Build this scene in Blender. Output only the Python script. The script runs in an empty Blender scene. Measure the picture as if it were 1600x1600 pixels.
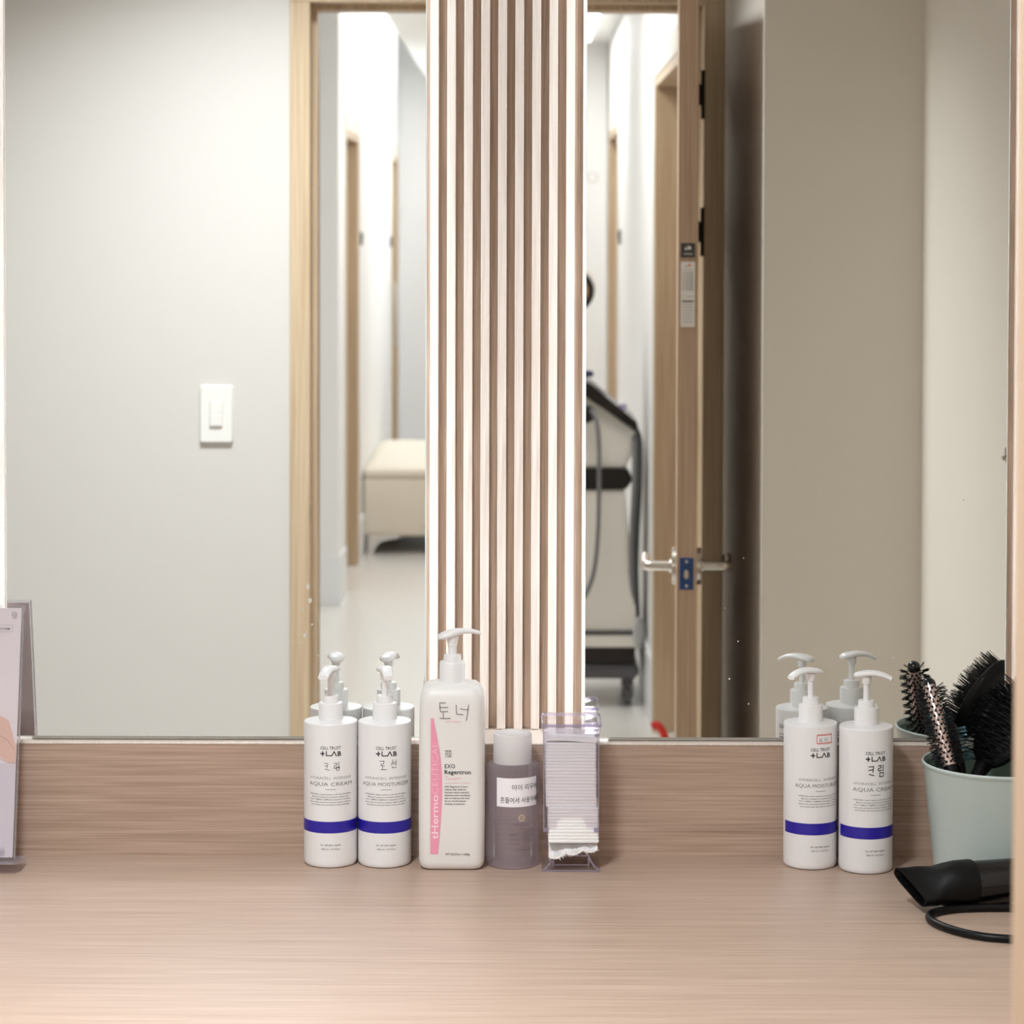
import bpy, bmesh, math, random
from mathutils import Vector, Matrix
from math import sin, cos, pi, radians, asin, atan2
random.seed(7)
S = bpy.context.scene
C = S.collection

# ------------------------------------------------------------------ camera, world, big lights, exposure
cam = bpy.data.cameras.new('camera'); cam_o = bpy.data.objects.new('camera', cam); C.objects.link(cam_o)
th, ro = radians(1.7), radians(0.15)
F = Vector((0, cos(th), -sin(th))); U0 = Vector((0, sin(th), cos(th))); R0 = Vector((1, 0, 0))
R1 = cos(ro) * R0 + sin(ro) * U0; U1 = -sin(ro) * R0 + cos(ro) * U0
m = Matrix((R1, U1, -F)).transposed().to_4x4(); m.translation = (0, 0, 1.524)
cam_o.matrix_world = m
cam.sensor_width = 36; cam.sensor_fit = 'HORIZONTAL'; cam.lens = 90.0
cam.shift_x = -0.0075; cam.shift_y = -0.2039
cam.clip_start = 0.02; cam.clip_end = 60
cam.dof.use_dof = True; cam.dof.focus_distance = 2.97; cam.dof.aperture_fstop = 10.0
S.camera = cam_o

w = bpy.data.worlds.new('world'); S.world = w; w.use_nodes = True
w.node_tree.nodes['Background'].inputs[0].default_value = (0.9, 0.95, 1, 1)
w.node_tree.nodes['Background'].inputs[1].default_value = 0.15

def area(name, loc, sx, sy, power, col=(1, 1, 1), rot=(0, 0, 0)):
    l = bpy.data.lights.new(name, 'AREA'); l.shape = 'RECTANGLE'; l.size = sx; l.size_y = sy
    l.energy = power; l.color = col
    o = bpy.data.objects.new(name, l); C.objects.link(o); o.location = loc; o.rotation_euler = rot
    return o
CEIL = 2.387
ZR = 2.60
DAY = (0.90, 0.955, 1.0)
room_l = area('room_light', (-0.48, 1.42, ZR - 0.035), 0.30, 0.30, 26, DAY); room_l.data.spread = radians(122)
COOL = (0.965, 0.985, 1.0)
area('corridor_light', (-0.12, -1.6, CEIL - 0.035), 0.5, 1.6, 7.5, COOL)
area('corridor_light_far', (0.10, -4.6, CEIL - 0.035), 0.42, 1.5, 6.8, COOL)
area('cove_light', (-0.63, -6.6, CEIL + 0.05), 0.05, 4.6, 12, COOL, (0, radians(-140), 0))
area('corridor_fill_end', (-0.26, -7.6, CEIL - 0.035), 0.20, 2.4, 9, COOL)  # added lamp, hidden behind the slats, to brighten the far corridor

S.view_settings.view_transform = 'Standard'; S.view_settings.look = 'None'
S.view_settings.exposure = 0.60; S.view_settings.gamma = 1.0; S.view_settings.use_curve_mapping = False
S.cycles.use_denoising = True
S.cycles.max_bounces = 14; S.cycles.diffuse_bounces = 6; S.cycles.glossy_bounces = 8
S.cycles.transmission_bounces = 10; S.cycles.transparent_max_bounces = 24
S.cycles.caustics_reflective = True; S.cycles.blur_glossy = 0.3

# ------------------------------------------------------------------ materials
def lin(c):
    out = []
    for v in c:
        v /= 255.0
        out.append(v / 12.92 if v <= 0.04045 else ((v + 0.055) / 1.055) ** 2.4)
    return tuple(out) + (1.0,)

def newmat(name):
    mt = bpy.data.materials.new(name); mt.use_nodes = True
    return mt, mt.node_tree.nodes, mt.node_tree.links

def pm(name, col, rough=0.5, metal=0.0, spec=0.5, bump=0.0, bscale=200, emit=0, sss=0.0, coat=0.0, var=0.0):
    mt, n, l = newmat(name); b = n['Principled BSDF']
    b.inputs['Base Color'].default_value = lin(col); b.inputs['Roughness'].default_value = rough
    b.inputs['Metallic'].default_value = metal; b.inputs['Specular IOR Level'].default_value = spec
    b.inputs['Coat Weight'].default_value = coat
    if sss:
        b.inputs['Subsurface Weight'].default_value = sss
        b.inputs['Subsurface Radius'].default_value = (0.004, 0.004, 0.004)
        b.inputs['Subsurface Scale'].default_value = 1.0
    if emit:
        b.inputs['Emission Color'].default_value = lin(col); b.inputs['Emission Strength'].default_value = emit
    tc = n.new('ShaderNodeTexCoord'); no = n.new('ShaderNodeTexNoise')
    no.inputs['Scale'].default_value = bscale; no.inputs['Detail'].default_value = 4
    l.new(tc.outputs['Object'], no.inputs['Vector'])
    if bump:
        bp = n.new('ShaderNodeBump'); bp.inputs['Strength'].default_value = bump; bp.inputs['Distance'].default_value = 0.001
        l.new(no.outputs['Fac'], bp.inputs['Height']); l.new(bp.outputs['Normal'], b.inputs['Normal'])
    if var:
        mx = n.new('ShaderNodeMix'); mx.data_type = 'RGBA'
        mx.inputs[6].default_value = lin(col); mx.inputs[7].default_value = lin([v * (1 - var) for v in col])
        l.new(no.outputs['Fac'], mx.inputs[0]); l.new(mx.outputs[2], b.inputs['Base Color'])
    return mt

def wood(name, light, dark, axis, rough=0.45, fine=330, streak=60, lo=0.35, hi=0.7, bump=0.15, coat=0.0, along=2.5):
    mt, n, l = newmat(name); b = n['Principled BSDF']
    b.inputs['Roughness'].default_value = rough; b.inputs['Coat Weight'].default_value = coat
    tc = n.new('ShaderNodeTexCoord')
    def noise(sc, al, det, dist):
        mp = n.new('ShaderNodeMapping'); v = [sc, sc, sc]; v['xyz'.index(axis)] = al
        mp.inputs['Scale'].default_value = v
        no = n.new('ShaderNodeTexNoise'); no.inputs['Scale'].default_value = 1.0
        no.inputs['Detail'].default_value = det; no.inputs['Distortion'].default_value = dist
        l.new(tc.outputs['Object'], mp.inputs['Vector']); l.new(mp.outputs['Vector'], no.inputs['Vector'])
        return no.outputs['Fac']
    a = noise(fine, along * 2, 4, 0.0); s = noise(streak, along, 5, 0.6); g = noise(9, along * 0.3, 2, 0.3)
    r1 = n.new('ShaderNodeMapRange'); r1.inputs[1].default_value = lo; r1.inputs[2].default_value = hi
    l.new(a, r1.inputs[0])
    r2 = n.new('ShaderNodeMapRange'); r2.inputs[1].default_value = 0.38; r2.inputs[2].default_value = 0.68
    l.new(s, r2.inputs[0])
    m1 = n.new('ShaderNodeMath'); m1.operation = 'MULTIPLY'; l.new(r1.outputs[0], m1.inputs[0]); m1.inputs[1].default_value = 0.58
    m2 = n.new('ShaderNodeMath'); m2.operation = 'MULTIPLY_ADD'; l.new(r2.outputs[0], m2.inputs[0]); m2.inputs[1].default_value = 0.22
    l.new(m1.outputs[0], m2.inputs[2])
    m3 = n.new('ShaderNodeMath'); m3.operation = 'MULTIPLY_ADD'; l.new(g, m3.inputs[0]); m3.inputs[1].default_value = 0.16
    l.new(m2.outputs[0], m3.inputs[2])
    mx = n.new('ShaderNodeMix'); mx.data_type = 'RGBA'
    mx.inputs[6].default_value = lin(light); mx.inputs[7].default_value = lin(dark)
    l.new(m3.outputs[0], mx.inputs[0]); l.new(mx.outputs[2], b.inputs['Base Color'])
    bp = n.new('ShaderNodeBump'); bp.inputs['Strength'].default_value = bump; bp.inputs['Distance'].default_value = 0.0006
    bp.invert = True
    l.new(m2.outputs[0], bp.inputs['Height']); l.new(bp.outputs['Normal'], b.inputs['Normal'])
    return mt

def clear(name, tint, refl=0.06, rough=0.05, diffuse=0.0, dcol=(255, 255, 255), trans=False):
    """thin clear plastic: tinted see-through mixed with a glossy film and, if asked, some milkiness"""
    mt, n, l = newmat(name); n.remove(n['Principled BSDF']); out = n['Material Output']
    t = n.new('ShaderNodeBsdfTransparent'); t.inputs[0].default_value = lin(tint)
    g = n.new('ShaderNodeBsdfGlossy'); g.inputs['Roughness'].default_value = rough
    lw = n.new('ShaderNodeLayerWeight'); lw.inputs[0].default_value = 0.35
    ad = n.new('ShaderNodeMath'); ad.operation = 'MULTIPLY_ADD'; ad.inputs[1].default_value = 0.35; ad.inputs[2].default_value = refl
    l.new(lw.outputs['Fresnel'], ad.inputs[0])
    ad.use_clamp = True
    mx = n.new('ShaderNodeMixShader'); l.new(ad.outputs[0], mx.inputs[0])
    src = t.outputs[0]
    if diffuse:
        d = n.new('ShaderNodeBsdfTranslucent' if trans else 'ShaderNodeBsdfDiffuse'); d.inputs[0].default_value = lin(dcol)
        if trans:
            d2 = n.new('ShaderNodeBsdfDiffuse'); d2.inputs[0].default_value = lin(dcol)
            mm = n.new('ShaderNodeMixShader'); mm.inputs[0].default_value = 0.5
            l.new(d.outputs[0], mm.inputs[1]); l.new(d2.outputs[0], mm.inputs[2]); dsrc = mm.outputs[0]
        else:
            dsrc = d.outputs[0]
        m2 = n.new('ShaderNodeMixShader'); m2.inputs[0].default_value = diffuse
        l.new(t.outputs[0], m2.inputs[1]); l.new(dsrc, m2.inputs[2]); src = m2.outputs[0]
    l.new(src, mx.inputs[1]); l.new(g.outputs[0], mx.inputs[2]); l.new(mx.outputs[0], out.inputs[0])
    return mt

def glow(name, col, s):
    mt, n, l = newmat(name); n.remove(n['Principled BSDF'])
    e = n.new('ShaderNodeEmission'); e.inputs[0].default_value = lin(col); e.inputs[1].default_value = s
    l.new(e.outputs[0], n['Material Output'].inputs[0]); return mt

def mirror_mat():
    mt, n, l = newmat('mirror silver'); n.remove(n['Principled BSDF'])
    g = n.new('ShaderNodeBsdfGlossy'); g.inputs['Roughness'].default_value = 0.0
    g.inputs[0].default_value = (0.885, 0.897, 0.878, 1)
    l.new(g.outputs[0], n['Material Output'].inputs[0]); return mt

MT = dict(
    laminate=wood('counter laminate', (204, 179, 161), (162, 136, 119), 'x', 0.42, fine=420, streak=75, bump=0.12, along=3.0),
    splash=wood('splash laminate', (190, 164, 146), (138, 113, 96), 'x', 0.45, fine=420, streak=85, bump=0.15, along=3.0),
    litwood=wood('lit slat laminate', (232, 220, 210), (196, 178, 164), 'z', 0.4, fine=520, streak=120, bump=0.12, along=4.0),  # LED light on the slat faces is put into this paler colour
    shadewood=wood('shaded backing laminate', (196, 172, 152), (140, 114, 94), 'z', 0.5, fine=420, streak=90, bump=0.12, along=4.0),  # shade in the grooves is put into this darker colour
    doorwood=wood('door oak', (188, 160, 134), (148, 118, 93), 'z', 0.42, fine=300, streak=50, along=2.0),
    framewood=wood('frame oak', (204, 184, 157), (164, 138, 106), 'z', 0.45, fine=260, streak=40, along=1.6),
    palecase=pm('pale casing', (222, 216, 206), 0.5, bump=0.03),
    wallpaper=pm('beige wallpaper', (204, 200, 195), 0.75, bump=0.25, bscale=420, var=0.03),
    wallwarm=pm('warm beige wallpaper', (222, 214, 202), 0.6, bump=0.25, bscale=420, var=0.03),
    wallwhite=pm('white corridor paint', (236, 236, 236), 0.6, bump=0.05),
    ceilwhite=pm('ceiling paint', (236, 236, 234), 0.8, bump=0.05),
    floor=pm('pale floor tile', (226, 224, 220), 0.25, bump=0.02, var=0.03),
    skirting=pm('white skirting', (232, 234, 236), 0.4),
    whitepl=pm('white bottle plastic', (228, 226, 226), 0.32, sss=0.0, bump=0.01),
    whitecap=pm('white pump plastic', (231, 229, 229), 0.28, bump=0.01),
    tonerpl=pm('soft white plastic', (226, 223, 220), 0.42, bump=0.01),
    black=pm('black print', (28, 26, 28), 0.5), grey=pm('grey print', (92, 90, 92), 0.5),
    ink=pm('marker ink', (52, 50, 54), 0.5), blue=pm('blue band', (38, 26, 150), 0.35),
    pink=pm('pink print', (232, 152, 176), 0.45), paleprint=pm('pale pink print', (248, 214, 224), 0.45),
    pinktext=pm('pink text', (236, 176, 190), 0.45),
    red=pm('red print', (214, 92, 84), 0.5), paper=pm('white paper label', (238, 234, 238), 0.6, bump=0.05),
    switch=pm('switch plastic', (226, 224, 220), 0.35), black_pl=pm('black plastic', (7, 6, 7), 0.48, spec=0.22, bump=0.04, bscale=900),
    gloss_black=pm('glossy black plastic', (14, 12, 13), 0.18), black_iron=pm('black hinge metal', (30, 30, 30), 0.45, metal=0.3),
    rubber=pm('black rubber cord', (8, 7, 9), 0.4, spec=0.25), steel=pm('brushed nickel', (196, 188, 178), 0.28, metal=1.0),
    chrome=pm('chrome', (220, 220, 222), 0.12, metal=1.0), sage=pm('sage green enamel', (187, 199, 194), 0.3, bump=0.04, bscale=700),
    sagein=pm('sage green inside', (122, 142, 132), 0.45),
    barrel=pm('pink silver barrel', (226, 202, 194), 0.3, metal=0.75), bristle=pm('black bristle', (12, 11, 12), 0.45),
    teal=pm('teal bristle', (64, 110, 122), 0.35), cushion=pm('dark grey cushion', (22, 21, 24), 0.5),
    cotton=pm('cotton', (244, 242, 242), 0.95, bump=0.6, bscale=900), leather=pm('cream leather', (222, 214, 200), 0.5, bump=0.1),
    latch=pm('blue latch film', (24, 62, 112), 0.35), sticker=pm('white sticker', (222, 216, 208), 0.5),
    darksticker=pm('dark sticker', (56, 54, 52), 0.4), greyprint=pm('faded print', (164, 160, 156), 0.6),
    machine=pm('machine white', (226, 222, 214), 0.4), darkgrey=pm('dark grey plastic', (84, 82, 86), 0.45),
    midgrey=pm('grey hose', (112, 112, 114), 0.45), darkhose=pm('dark hose', (58, 58, 60), 0.4),
    purple=pm('dark violet knob', (52, 48, 84), 0.4), tan=pm('tan lens', (176, 140, 110), 0.4),
    redpl=pm('red plastic', (206, 44, 36), 0.4), poster=pm('poster paper', (220, 211, 208), 0.35),
    lilac=pm('poster lilac', (202, 195, 198), 0.35), skin=pm('poster skin print', (214, 178, 158), 0.35),
    skin2=pm('poster skin shade', (188, 146, 128), 0.35), posterbox=pm('poster box', (226, 218, 214), 0.35),
    darkroom=pm('dark side room', (70, 62, 54), 0.8), cabinet=pm('cabinet grey', (208, 204, 198), 0.5),
    goldprint=pm('gold print', (196, 176, 150), 0.45), lilacprint=pm('lilac print', (104, 90, 104), 0.5),
    mirror=mirror_mat(),
    edge=clear('mirror edge glass', (244, 250, 246), 0.1, 0.2, 0.6, (250, 250, 248), True),
    led=glow('led strip', (236, 246, 255), 11.0), panel=glow('lamp diffuser', (255, 250, 244), 4.0),
    acrylic=clear('clear acrylic', (253, 252, 254), 0.02, 0.04, 0.012, (246, 244, 248)),
    acrylic_edge=clear('acrylic edge', (228, 222, 240), 0.12, 0.08, 0.30, (220, 212, 238), True),
    clear_edge=clear('clear sheet edge', (250, 249, 251), 0.10, 0.08, 0.22, (238, 234, 238), True),
    remover=clear('lilac bottle', (247, 243, 248), 0.02, 0.08, 0.22, (240, 234, 242), True),
    frost=clear('frosted cap', (248, 246, 246), 0.05, 0.25, 0.72, (250, 248, 248), True),
    smudge=clear('dried splash', (240, 240, 238), 0.05, 0.5, 0.6, (240, 240, 238)),
)

# ------------------------------------------------------------------ builders
def box(bm, x0, x1, y0, y1, z0, z1, bev=0.0, seg=2, mat=0):
    r = bmesh.ops.create_cube(bm, size=1.0); vs = r['verts']
    for v in vs:
        v.co = Vector(((x0 + x1) / 2 + v.co.x * (x1 - x0), (y0 + y1) / 2 + v.co.y * (y1 - y0), (z0 + z1) / 2 + v.co.z * (z1 - z0)))
    fs = {f for v in vs for f in v.link_faces}
    for f in fs: f.material_index = mat
    if bev:
        es = list({e for f in fs for e in f.edges})
        bmesh.ops.bevel(bm, geom=es, offset=bev, segments=seg, affect='EDGES', profile=0.5)
    return vs

def rings(bm, rs, cap0=True, cap1=True, closed=True, mat=0):
    """skin a list of equal length vertex rings"""
    vr = [[bm.verts.new(p) for p in r] for r in rs]
    n = len(vr[0])
    for a, b in zip(vr, vr[1:]):
        for i in range(n if closed else n - 1):
            j = (i + 1) % n
            f = bm.faces.new((a[i], a[j], b[j], b[i])); f.material_index = mat
    if cap0: bm.faces.new(vr[0][::-1]).material_index = mat
    if cap1: bm.faces.new(vr[-1]).material_index = mat
    return vr

def lathe(bm, prof, seg=48, c=(0, 0, 0), cap0=True, cap1=True, mat=0):
    cx, cy, cz = c
    return rings(bm, [[(cx + r * cos(2 * pi * i / seg), cy + r * sin(2 * pi * i / seg), cz + z) for i in range(seg)] for r, z in prof], cap0, cap1, mat=mat)

def frame_of(d):
    d = Vector(d).normalized(); a = Vector((0, 0, 1)) if abs(d.z) < 0.9 else Vector((1, 0, 0))
    u = d.cross(a).normalized(); return u, u.cross(d).normalized()

def lathe_dir(bm, o, d, prof, seg=24, cap0=True, cap1=True, mat=0):
    o = Vector(o); d = Vector(d).normalized(); u, v = frame_of(d)
    return rings(bm, [[o + d * t + (u * cos(2 * pi * i / seg) + v * sin(2 * pi * i / seg)) * r for i in range(seg)] for r, t in prof], cap0, cap1, mat=mat)

def spline(pts, n=8):
    pts = [Vector(p) for p in pts]; out = []
    P = [pts[0] * 2 - pts[1]] + pts + [pts[-1] * 2 - pts[-2]]
    for i in range(1, len(P) - 2):
        p0, p1, p2, p3 = P[i - 1:i + 3]
        for k in range(n):
            t = k / n
            out.append(0.5 * ((2 * p1) + (p2 - p0) * t + (2 * p0 - 5 * p1 + 4 * p2 - p3) * t * t + (3 * p1 - p0 - 3 * p2 + p3) * t ** 3))
    out.append(pts[-1]); return out

def tube(bm, pts, r, seg=10, n=8, smooth=True, mat=0):
    P = spline(pts, n) if smooth else [Vector(p) for p in pts]
    rs = []; u = None
    for i, p in enumerate(P):
        d = (P[min(i + 1, len(P) - 1)] - P[max(i - 1, 0)]).normalized()
        if u is None: u, v = frame_of(d)
        u = (u - d * u.dot(d)).normalized(); v = d.cross(u)
        rr = r[min(int(i * len(r) / len(P)), len(r) - 1)] if isinstance(r, (list, tuple)) else r
        rs.append([p + (u * cos(2 * pi * k / seg) + v * sin(2 * pi * k / seg)) * rr for k in range(seg)])
    rings(bm, rs, mat=mat)

def rrect(hx, hy, r, n=6):
    out = []
    for cx, cy, a0 in ((hx - r, hy - r, 0), (-hx + r, hy - r, 90), (-hx + r, -hy + r, 180), (hx - r, -hy + r, 270)):
        for k in range(n + 1):
            a = radians(a0 + 90 * k / n); out.append((cx + r * cos(a), cy + r * sin(a)))
    return out

def obj(name, bm, mat, parent=None, smooth=35, loc=None, rot=None, kind=None, label=None):
    bmesh.ops.recalc_face_normals(bm, faces=bm.faces[:])
    me = bpy.data.meshes.new(name); bm.to_mesh(me); bm.free()
    for mm in (mat if isinstance(mat, (list, tuple)) else [mat]): me.materials.append(MT[mm])
    if smooth:
        for p in me.polygons: p.use_smooth = True
        me.set_sharp_from_angle(angle=radians(smooth))
    o = bpy.data.objects.new(name, me); C.objects.link(o)
    if parent: o.parent = parent
    if loc: o.location = loc
    if rot: o.rotation_euler = rot
    if kind: o['kind'] = kind
    if label: o['label'] = label
    return o

def thing(name, label, cat, loc=(0, 0, 0), rot=(0, 0, 0), group=None):
    o = bpy.data.objects.new(name, None); C.objects.link(o); o.location = loc; o.rotation_euler = rot
    o.empty_display_size = 0.05
    tag(o, label, cat, group); return o
def tag(o, label, cat, group=None):
    o['label'] = label; o['category'] = cat
    if group: o['group'] = group
    return o
def struct(name, bm, mat, smooth=30):
    return obj(name, bm, mat, None, smooth, kind='structure')
def B(): return bmesh.new()
def bx(name, mat, dims, parent=None, bev=0.0, **k):
    b = B(); box(b, *dims, bev=bev); return obj(name, b, mat, parent, **k)

# text: flat glyph meshes gathered in a list of (verts, faces), in millimetres on the (u, v) plane
_tc = bpy.data.curves.new('text', 'FONT'); _tc.resolution_u = 2
_to = bpy.data.objects.new('text', _tc); C.objects.link(_to)
def text(body, width=None, height=None, u=0.0, v=0.0, bold=0.0, align='C', size=None):
    """cap height in mm; fitted to width if given; u = centre / left / right, v = baseline"""
    _tc.body = body; _tc.offset = bold; _tc.size = 1.0
    dg = bpy.context.evaluated_depsgraph_get(); dg.update()
    me = bpy.data.meshes.new_from_object(_to.evaluated_get(dg))
    V = [(p.co.x, p.co.y) for p in me.vertices]; Fs = [tuple(p.vertices) for p in me.polygons]
    bpy.data.meshes.remove(me)
    x0 = min(p[0] for p in V); x1 = max(p[0] for p in V)
    sy = (height or 2.0) / 0.73
    sx = width / (x1 - x0) if width else sy
    off = {'C': (x0 + x1) / 2, 'L': x0, 'R': x1}[align]
    return [(u + (x - off) * sx, v + y * sy) for x, y in V], Fs
def rect(u0, u1, v0, v1, n=1):
    V = []; Fs = []; n = max(n, int(abs(u1 - u0) / 1.2 + .999))
    for i in range(n + 1):
        uu = u0 + (u1 - u0) * i / n; V += [(uu, v0), (uu, v1)]
    for i in range(n): Fs.append((2 * i, 2 * i + 2, 2 * i + 3, 2 * i + 1))
    return V, Fs
def poly(pts): return list(pts), [tuple(range(len(pts)))]
def stroke(pts, wd=0.7):
    P = [Vector(p) for p in pts]; V = []; Fs = []
    for a, b in zip(P, P[1:]):
        d = (b - a); L = d.length
        if L < 1e-6: continue
        d /= L; nn = Vector((-d.y, d.x)) * wd / 2; a2 = a - d * wd * 0.3; b2 = b + d * wd * 0.3
        k = max(1, int((b2 - a2).length / 1.2 + .999)); i = len(V)
        for q_ in range(k + 1):
            c = a2.lerp(b2, q_ / k); V += [tuple(c - nn), tuple(c + nn)]
        Fs += [(i + 2 * q_, i + 2 * q_ + 2, i + 2 * q_ + 3, i + 2 * q_ + 1) for q_ in range(k)]
    return V, Fs
def ring2(u, v, r0, r1, n=20):
    V = []; Fs = []
    for i in range(n):
        a = 2 * pi * i / n; V += [(u + r0 * cos(a), v + r0 * sin(a)), (u + r1 * cos(a), v + r1 * sin(a))]
    for i in range(n):
        j = (i + 1) % n; Fs.append((2 * i, 2 * j, 2 * j + 1, 2 * i + 1))
    return V, Fs
def printed(name, pieces, mat, parent, mapper, **k):
    """pieces of flat print mapped onto a surface (mm in, metres out)"""
    bm = B()
    for V, Fs in pieces:
        vs = [bm.verts.new(mapper(u * 0.001, v * 0.001)) for u, v in V]
        for f in Fs:
            try: bm.faces.new([vs[i] for i in f])
            except ValueError: pass
    return obj(name, bm, mat, parent, smooth=0, **k)
def on_cyl(R, lift=0.00015):
    return lambda u, v: ((R + lift) * sin(u / R), -(R + lift) * cos(u / R), v)
def on_flat(y, lift=0.0002): return lambda u, v: (u, y - lift, v)

# ------------------------------------------------------------------ the room and the corridor
CT = 0.774            # counter top height
YM = 3.046            # mirror plane
YD0, YD1 = 0.434, 0.590   # door wall, corridor side and room side
XR = 0.4376; YC = 1.492; XS = 0.725   # return beside the door, its outer corner, side wall
b = B(); box(b, -2.2, 1.2, -10.0, 3.4, -0.05, 0.0); struct('floor', b, 'floor')
b = B(); box(b, -1.7, 1.2, YD0, 3.3, ZR, ZR + 0.05); struct('ceiling', b, 'ceilwhite')
b = B(); box(b, -1.7, 1.2, 3.150, 3.25, 0, ZR); struct('wall_mirror_side', b, 'wallpaper')
b = B(); box(b, -1.7, -1.6, YD1, 3.150, 0, ZR); struct('wall_left', b, 'wallpaper')
b = B(); box(b, XR, 1.2, YD1, YC, 0, ZR); box(b, XS, 1.2, YC, 3.150, 0, ZR); struct('wall_right', b, 'wallwarm')
b = B()
box(b, -1.7, -0.490, YD0, YD1, 0, ZR); box(b, 0.436, 1.2, YD0, YD1, 0, ZR); box(b, -0.490, 0.436, YD0, YD1, 2.047, ZR)
struct('wall_door_side', b, 'wallpaper')
# door frame: casing on the room side, jambs and stop
b = B()
for x0, x1 in ((-0.4938, -0.4502), (0.3925, 0.4366)): box(b, x0, x1, YD0 - 0.006, YD1 + 0.010, 0, 2.004, 0.0015, 1)
box(b, -0.4938, 0.4366, YD0 - 0.006, YD1 + 0.010, 2.004, 2.050, 0.0015, 1)
box(b, -0.4502, -0.4390, YD0 + 0.03, YD1 - 0.045, 0, 2.004); box(b, 0.3815, 0.3925, YD0 + 0.0, YD1 - 0.06, 0, 2.004)
box(b, -0.4390, 0.3815, YD0 + 0.03, YD1 - 0.045, 1.992, 2.004)
tr = struct('trim_1', b, 'framewood')
b = B(); box(b, -0.4512, -0.4495, YD1 - 0.035, YD1 + 0.0112, 0.892, 0.932, 0.0005, 1); obj('strike_plate', b, 'steel', tr)

# corridor shell
CL, CR = -0.7285, 0.410
b = B(); box(b, -1.4, -1.3, -4.19, YD0, 0, CEIL); struct('wall_corridor_left', b, 'wallwhite')
b = B(); box(b, -1.4, CL - 0.15, -4.38, -4.19, 0, 2.7); box(b, CL - 0.15, CL, -4.57, -4.19, 0, 2.7)
box(b, CL - 0.15, CL, -5.42, -4.57, 1.930, 2.7); box(b, CL - 0.15, CL, -8.40, -5.42, 0, 2.7)
box(b, CL - 0.15, CL, -9.10, -8.40, 1.930, 2.7); box(b, CL - 0.15, CL, -9.6, -9.10, 0, 2.7)
struct('wall_corridor_inner', b, 'wallwhite')
b = B()
box(b, CR, 1.2, -0.45, YD0, 0, CEIL); box(b, CR, 1.2, -1.63, -0.45, 1.9755, CEIL)
box(b, CR, 0.62, -4.54, -1.63, 0, CEIL); box(b, CR, 0.62, -5.65, -4.54, 1.953, CEIL); box(b, CR, 0.62, -6.1, -5.65, 0, CEIL)
struct('wall_corridor_right', b, 'wallwhite')
b = B(); box(b, -1.0, 0.6, -9.7, -9.5, 0, 2.7); box(b, -0.02, 0.405, -5.95, -5.86, 0, 2.163); box(b, -0.02, 0.405, -6.00, -5.875, 2.163, CEIL)
box(b, -0.045, -0.02, -9.5, -5.86, 0, CEIL)
struct('wall_corridor_end', b, 'wallwhite')
# corridor ceiling with the cove along the left wall
b = B(); box(b, -1.4, CR + 0.8, -4.19, YD0, CEIL, CEIL + 0.06); box(b, -0.545, CR + 0.2, -9.7, -4.19, CEIL, CEIL + 0.06)
box(b, -1.0, -0.5, -9.7, -4.19, 2.66, 2.72); box(b, -0.545, -0.52, -9.7, -4.19, CEIL + 0.06, 2.68)
struct('ceiling_corridor', b, 'ceilwhite')
# skirting boards
b = B(); box(b, -1.3, CL + 0.0, -4.19, -4.178, 0, 0.195, 0.002, 1); struct('baseboard_corridor_inner', b, 'skirting')
b = B(); box(b, CL, CL + 0.010, -4.57, -4.178, 0, 0.195, 0.002, 1); box(b, CL, CL + 0.010, -8.40, -5.47, 0, 0.195, 0.002, 1)
struct('baseboard_corridor_left', b, 'skirting')
b = B(); box(b, CR - 0.010, CR, -4.50, -1.65, 0, 0.208, 0.002, 1); struct('baseboard_corridor_right', b, 'skirting')
b = B(); box(b, -1.6, -0.50, YD1, YD1 + 0.010, 0, 0.10, 0.002, 1); struct('baseboard_room', b, 'skirting')
# corridor doorways
def doorway(name, side, y0, y1, top, depth, door):
    s = 1 if side > 0 else -1; X = CR if s > 0 else CL
    b = B(); xa, xb = sorted((X - s * 0.004, X + s * depth)); t = 0.03
    for ya, yb in ((y0, y0 + t), (y1 - t, y1)): box(b, xa, xb, ya, yb, 0, top - t, 0.001, 1)
    box(b, xa, xb, y0, y1, top - t, top, 0.001, 1)
    o = struct(name, b, 'framewood')
    b = B(); xa, xb = sorted((X, X - s * 0.007))
    for ya, yb in ((y0 - 0.045, y0), (y1, y1 + 0.045)): box(b, xa, xb, ya, yb, 0, top)
    box(b, xa, xb, y0 - 0.045, y1 + 0.045, top, top + 0.07)
    obj('casing', b, 'palecase', o)
    if door:
        b = B(); xa, xb = sorted((X + s * (depth - 0.045), X + s * (depth - 0.005)))
        box(b, xa, xb, y0 + t, y1 - t, 0.01, top - t, 0.002, 1)
        d = struct(door, b, 'doorwood')
        b = B(); lathe_dir(b, (X + s * (depth - 0.045), y1 - 0.1, 0.95), (-s, 0, 0), [(0.026, 0), (0.026, 0.008), (0.010, 0.009), (0.010, 0.05)], 16)
        obj('door_handle', b, 'steel', d)
    return o
doorway('trim_2', -1, -5.42, -4.57, 1.930, 0.15, 'door_2')
doorway('trim_3', -1, -9.10, -8.40, 1.930, 0.15, 'door_3')
doorway('trim_4', 1, -1.63, -0.45, 1.9755, 0.20, 'door_4')
doorway('trim_5', 1, -5.65, -4.54, 1.953, 0.20, 'door_5')
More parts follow.
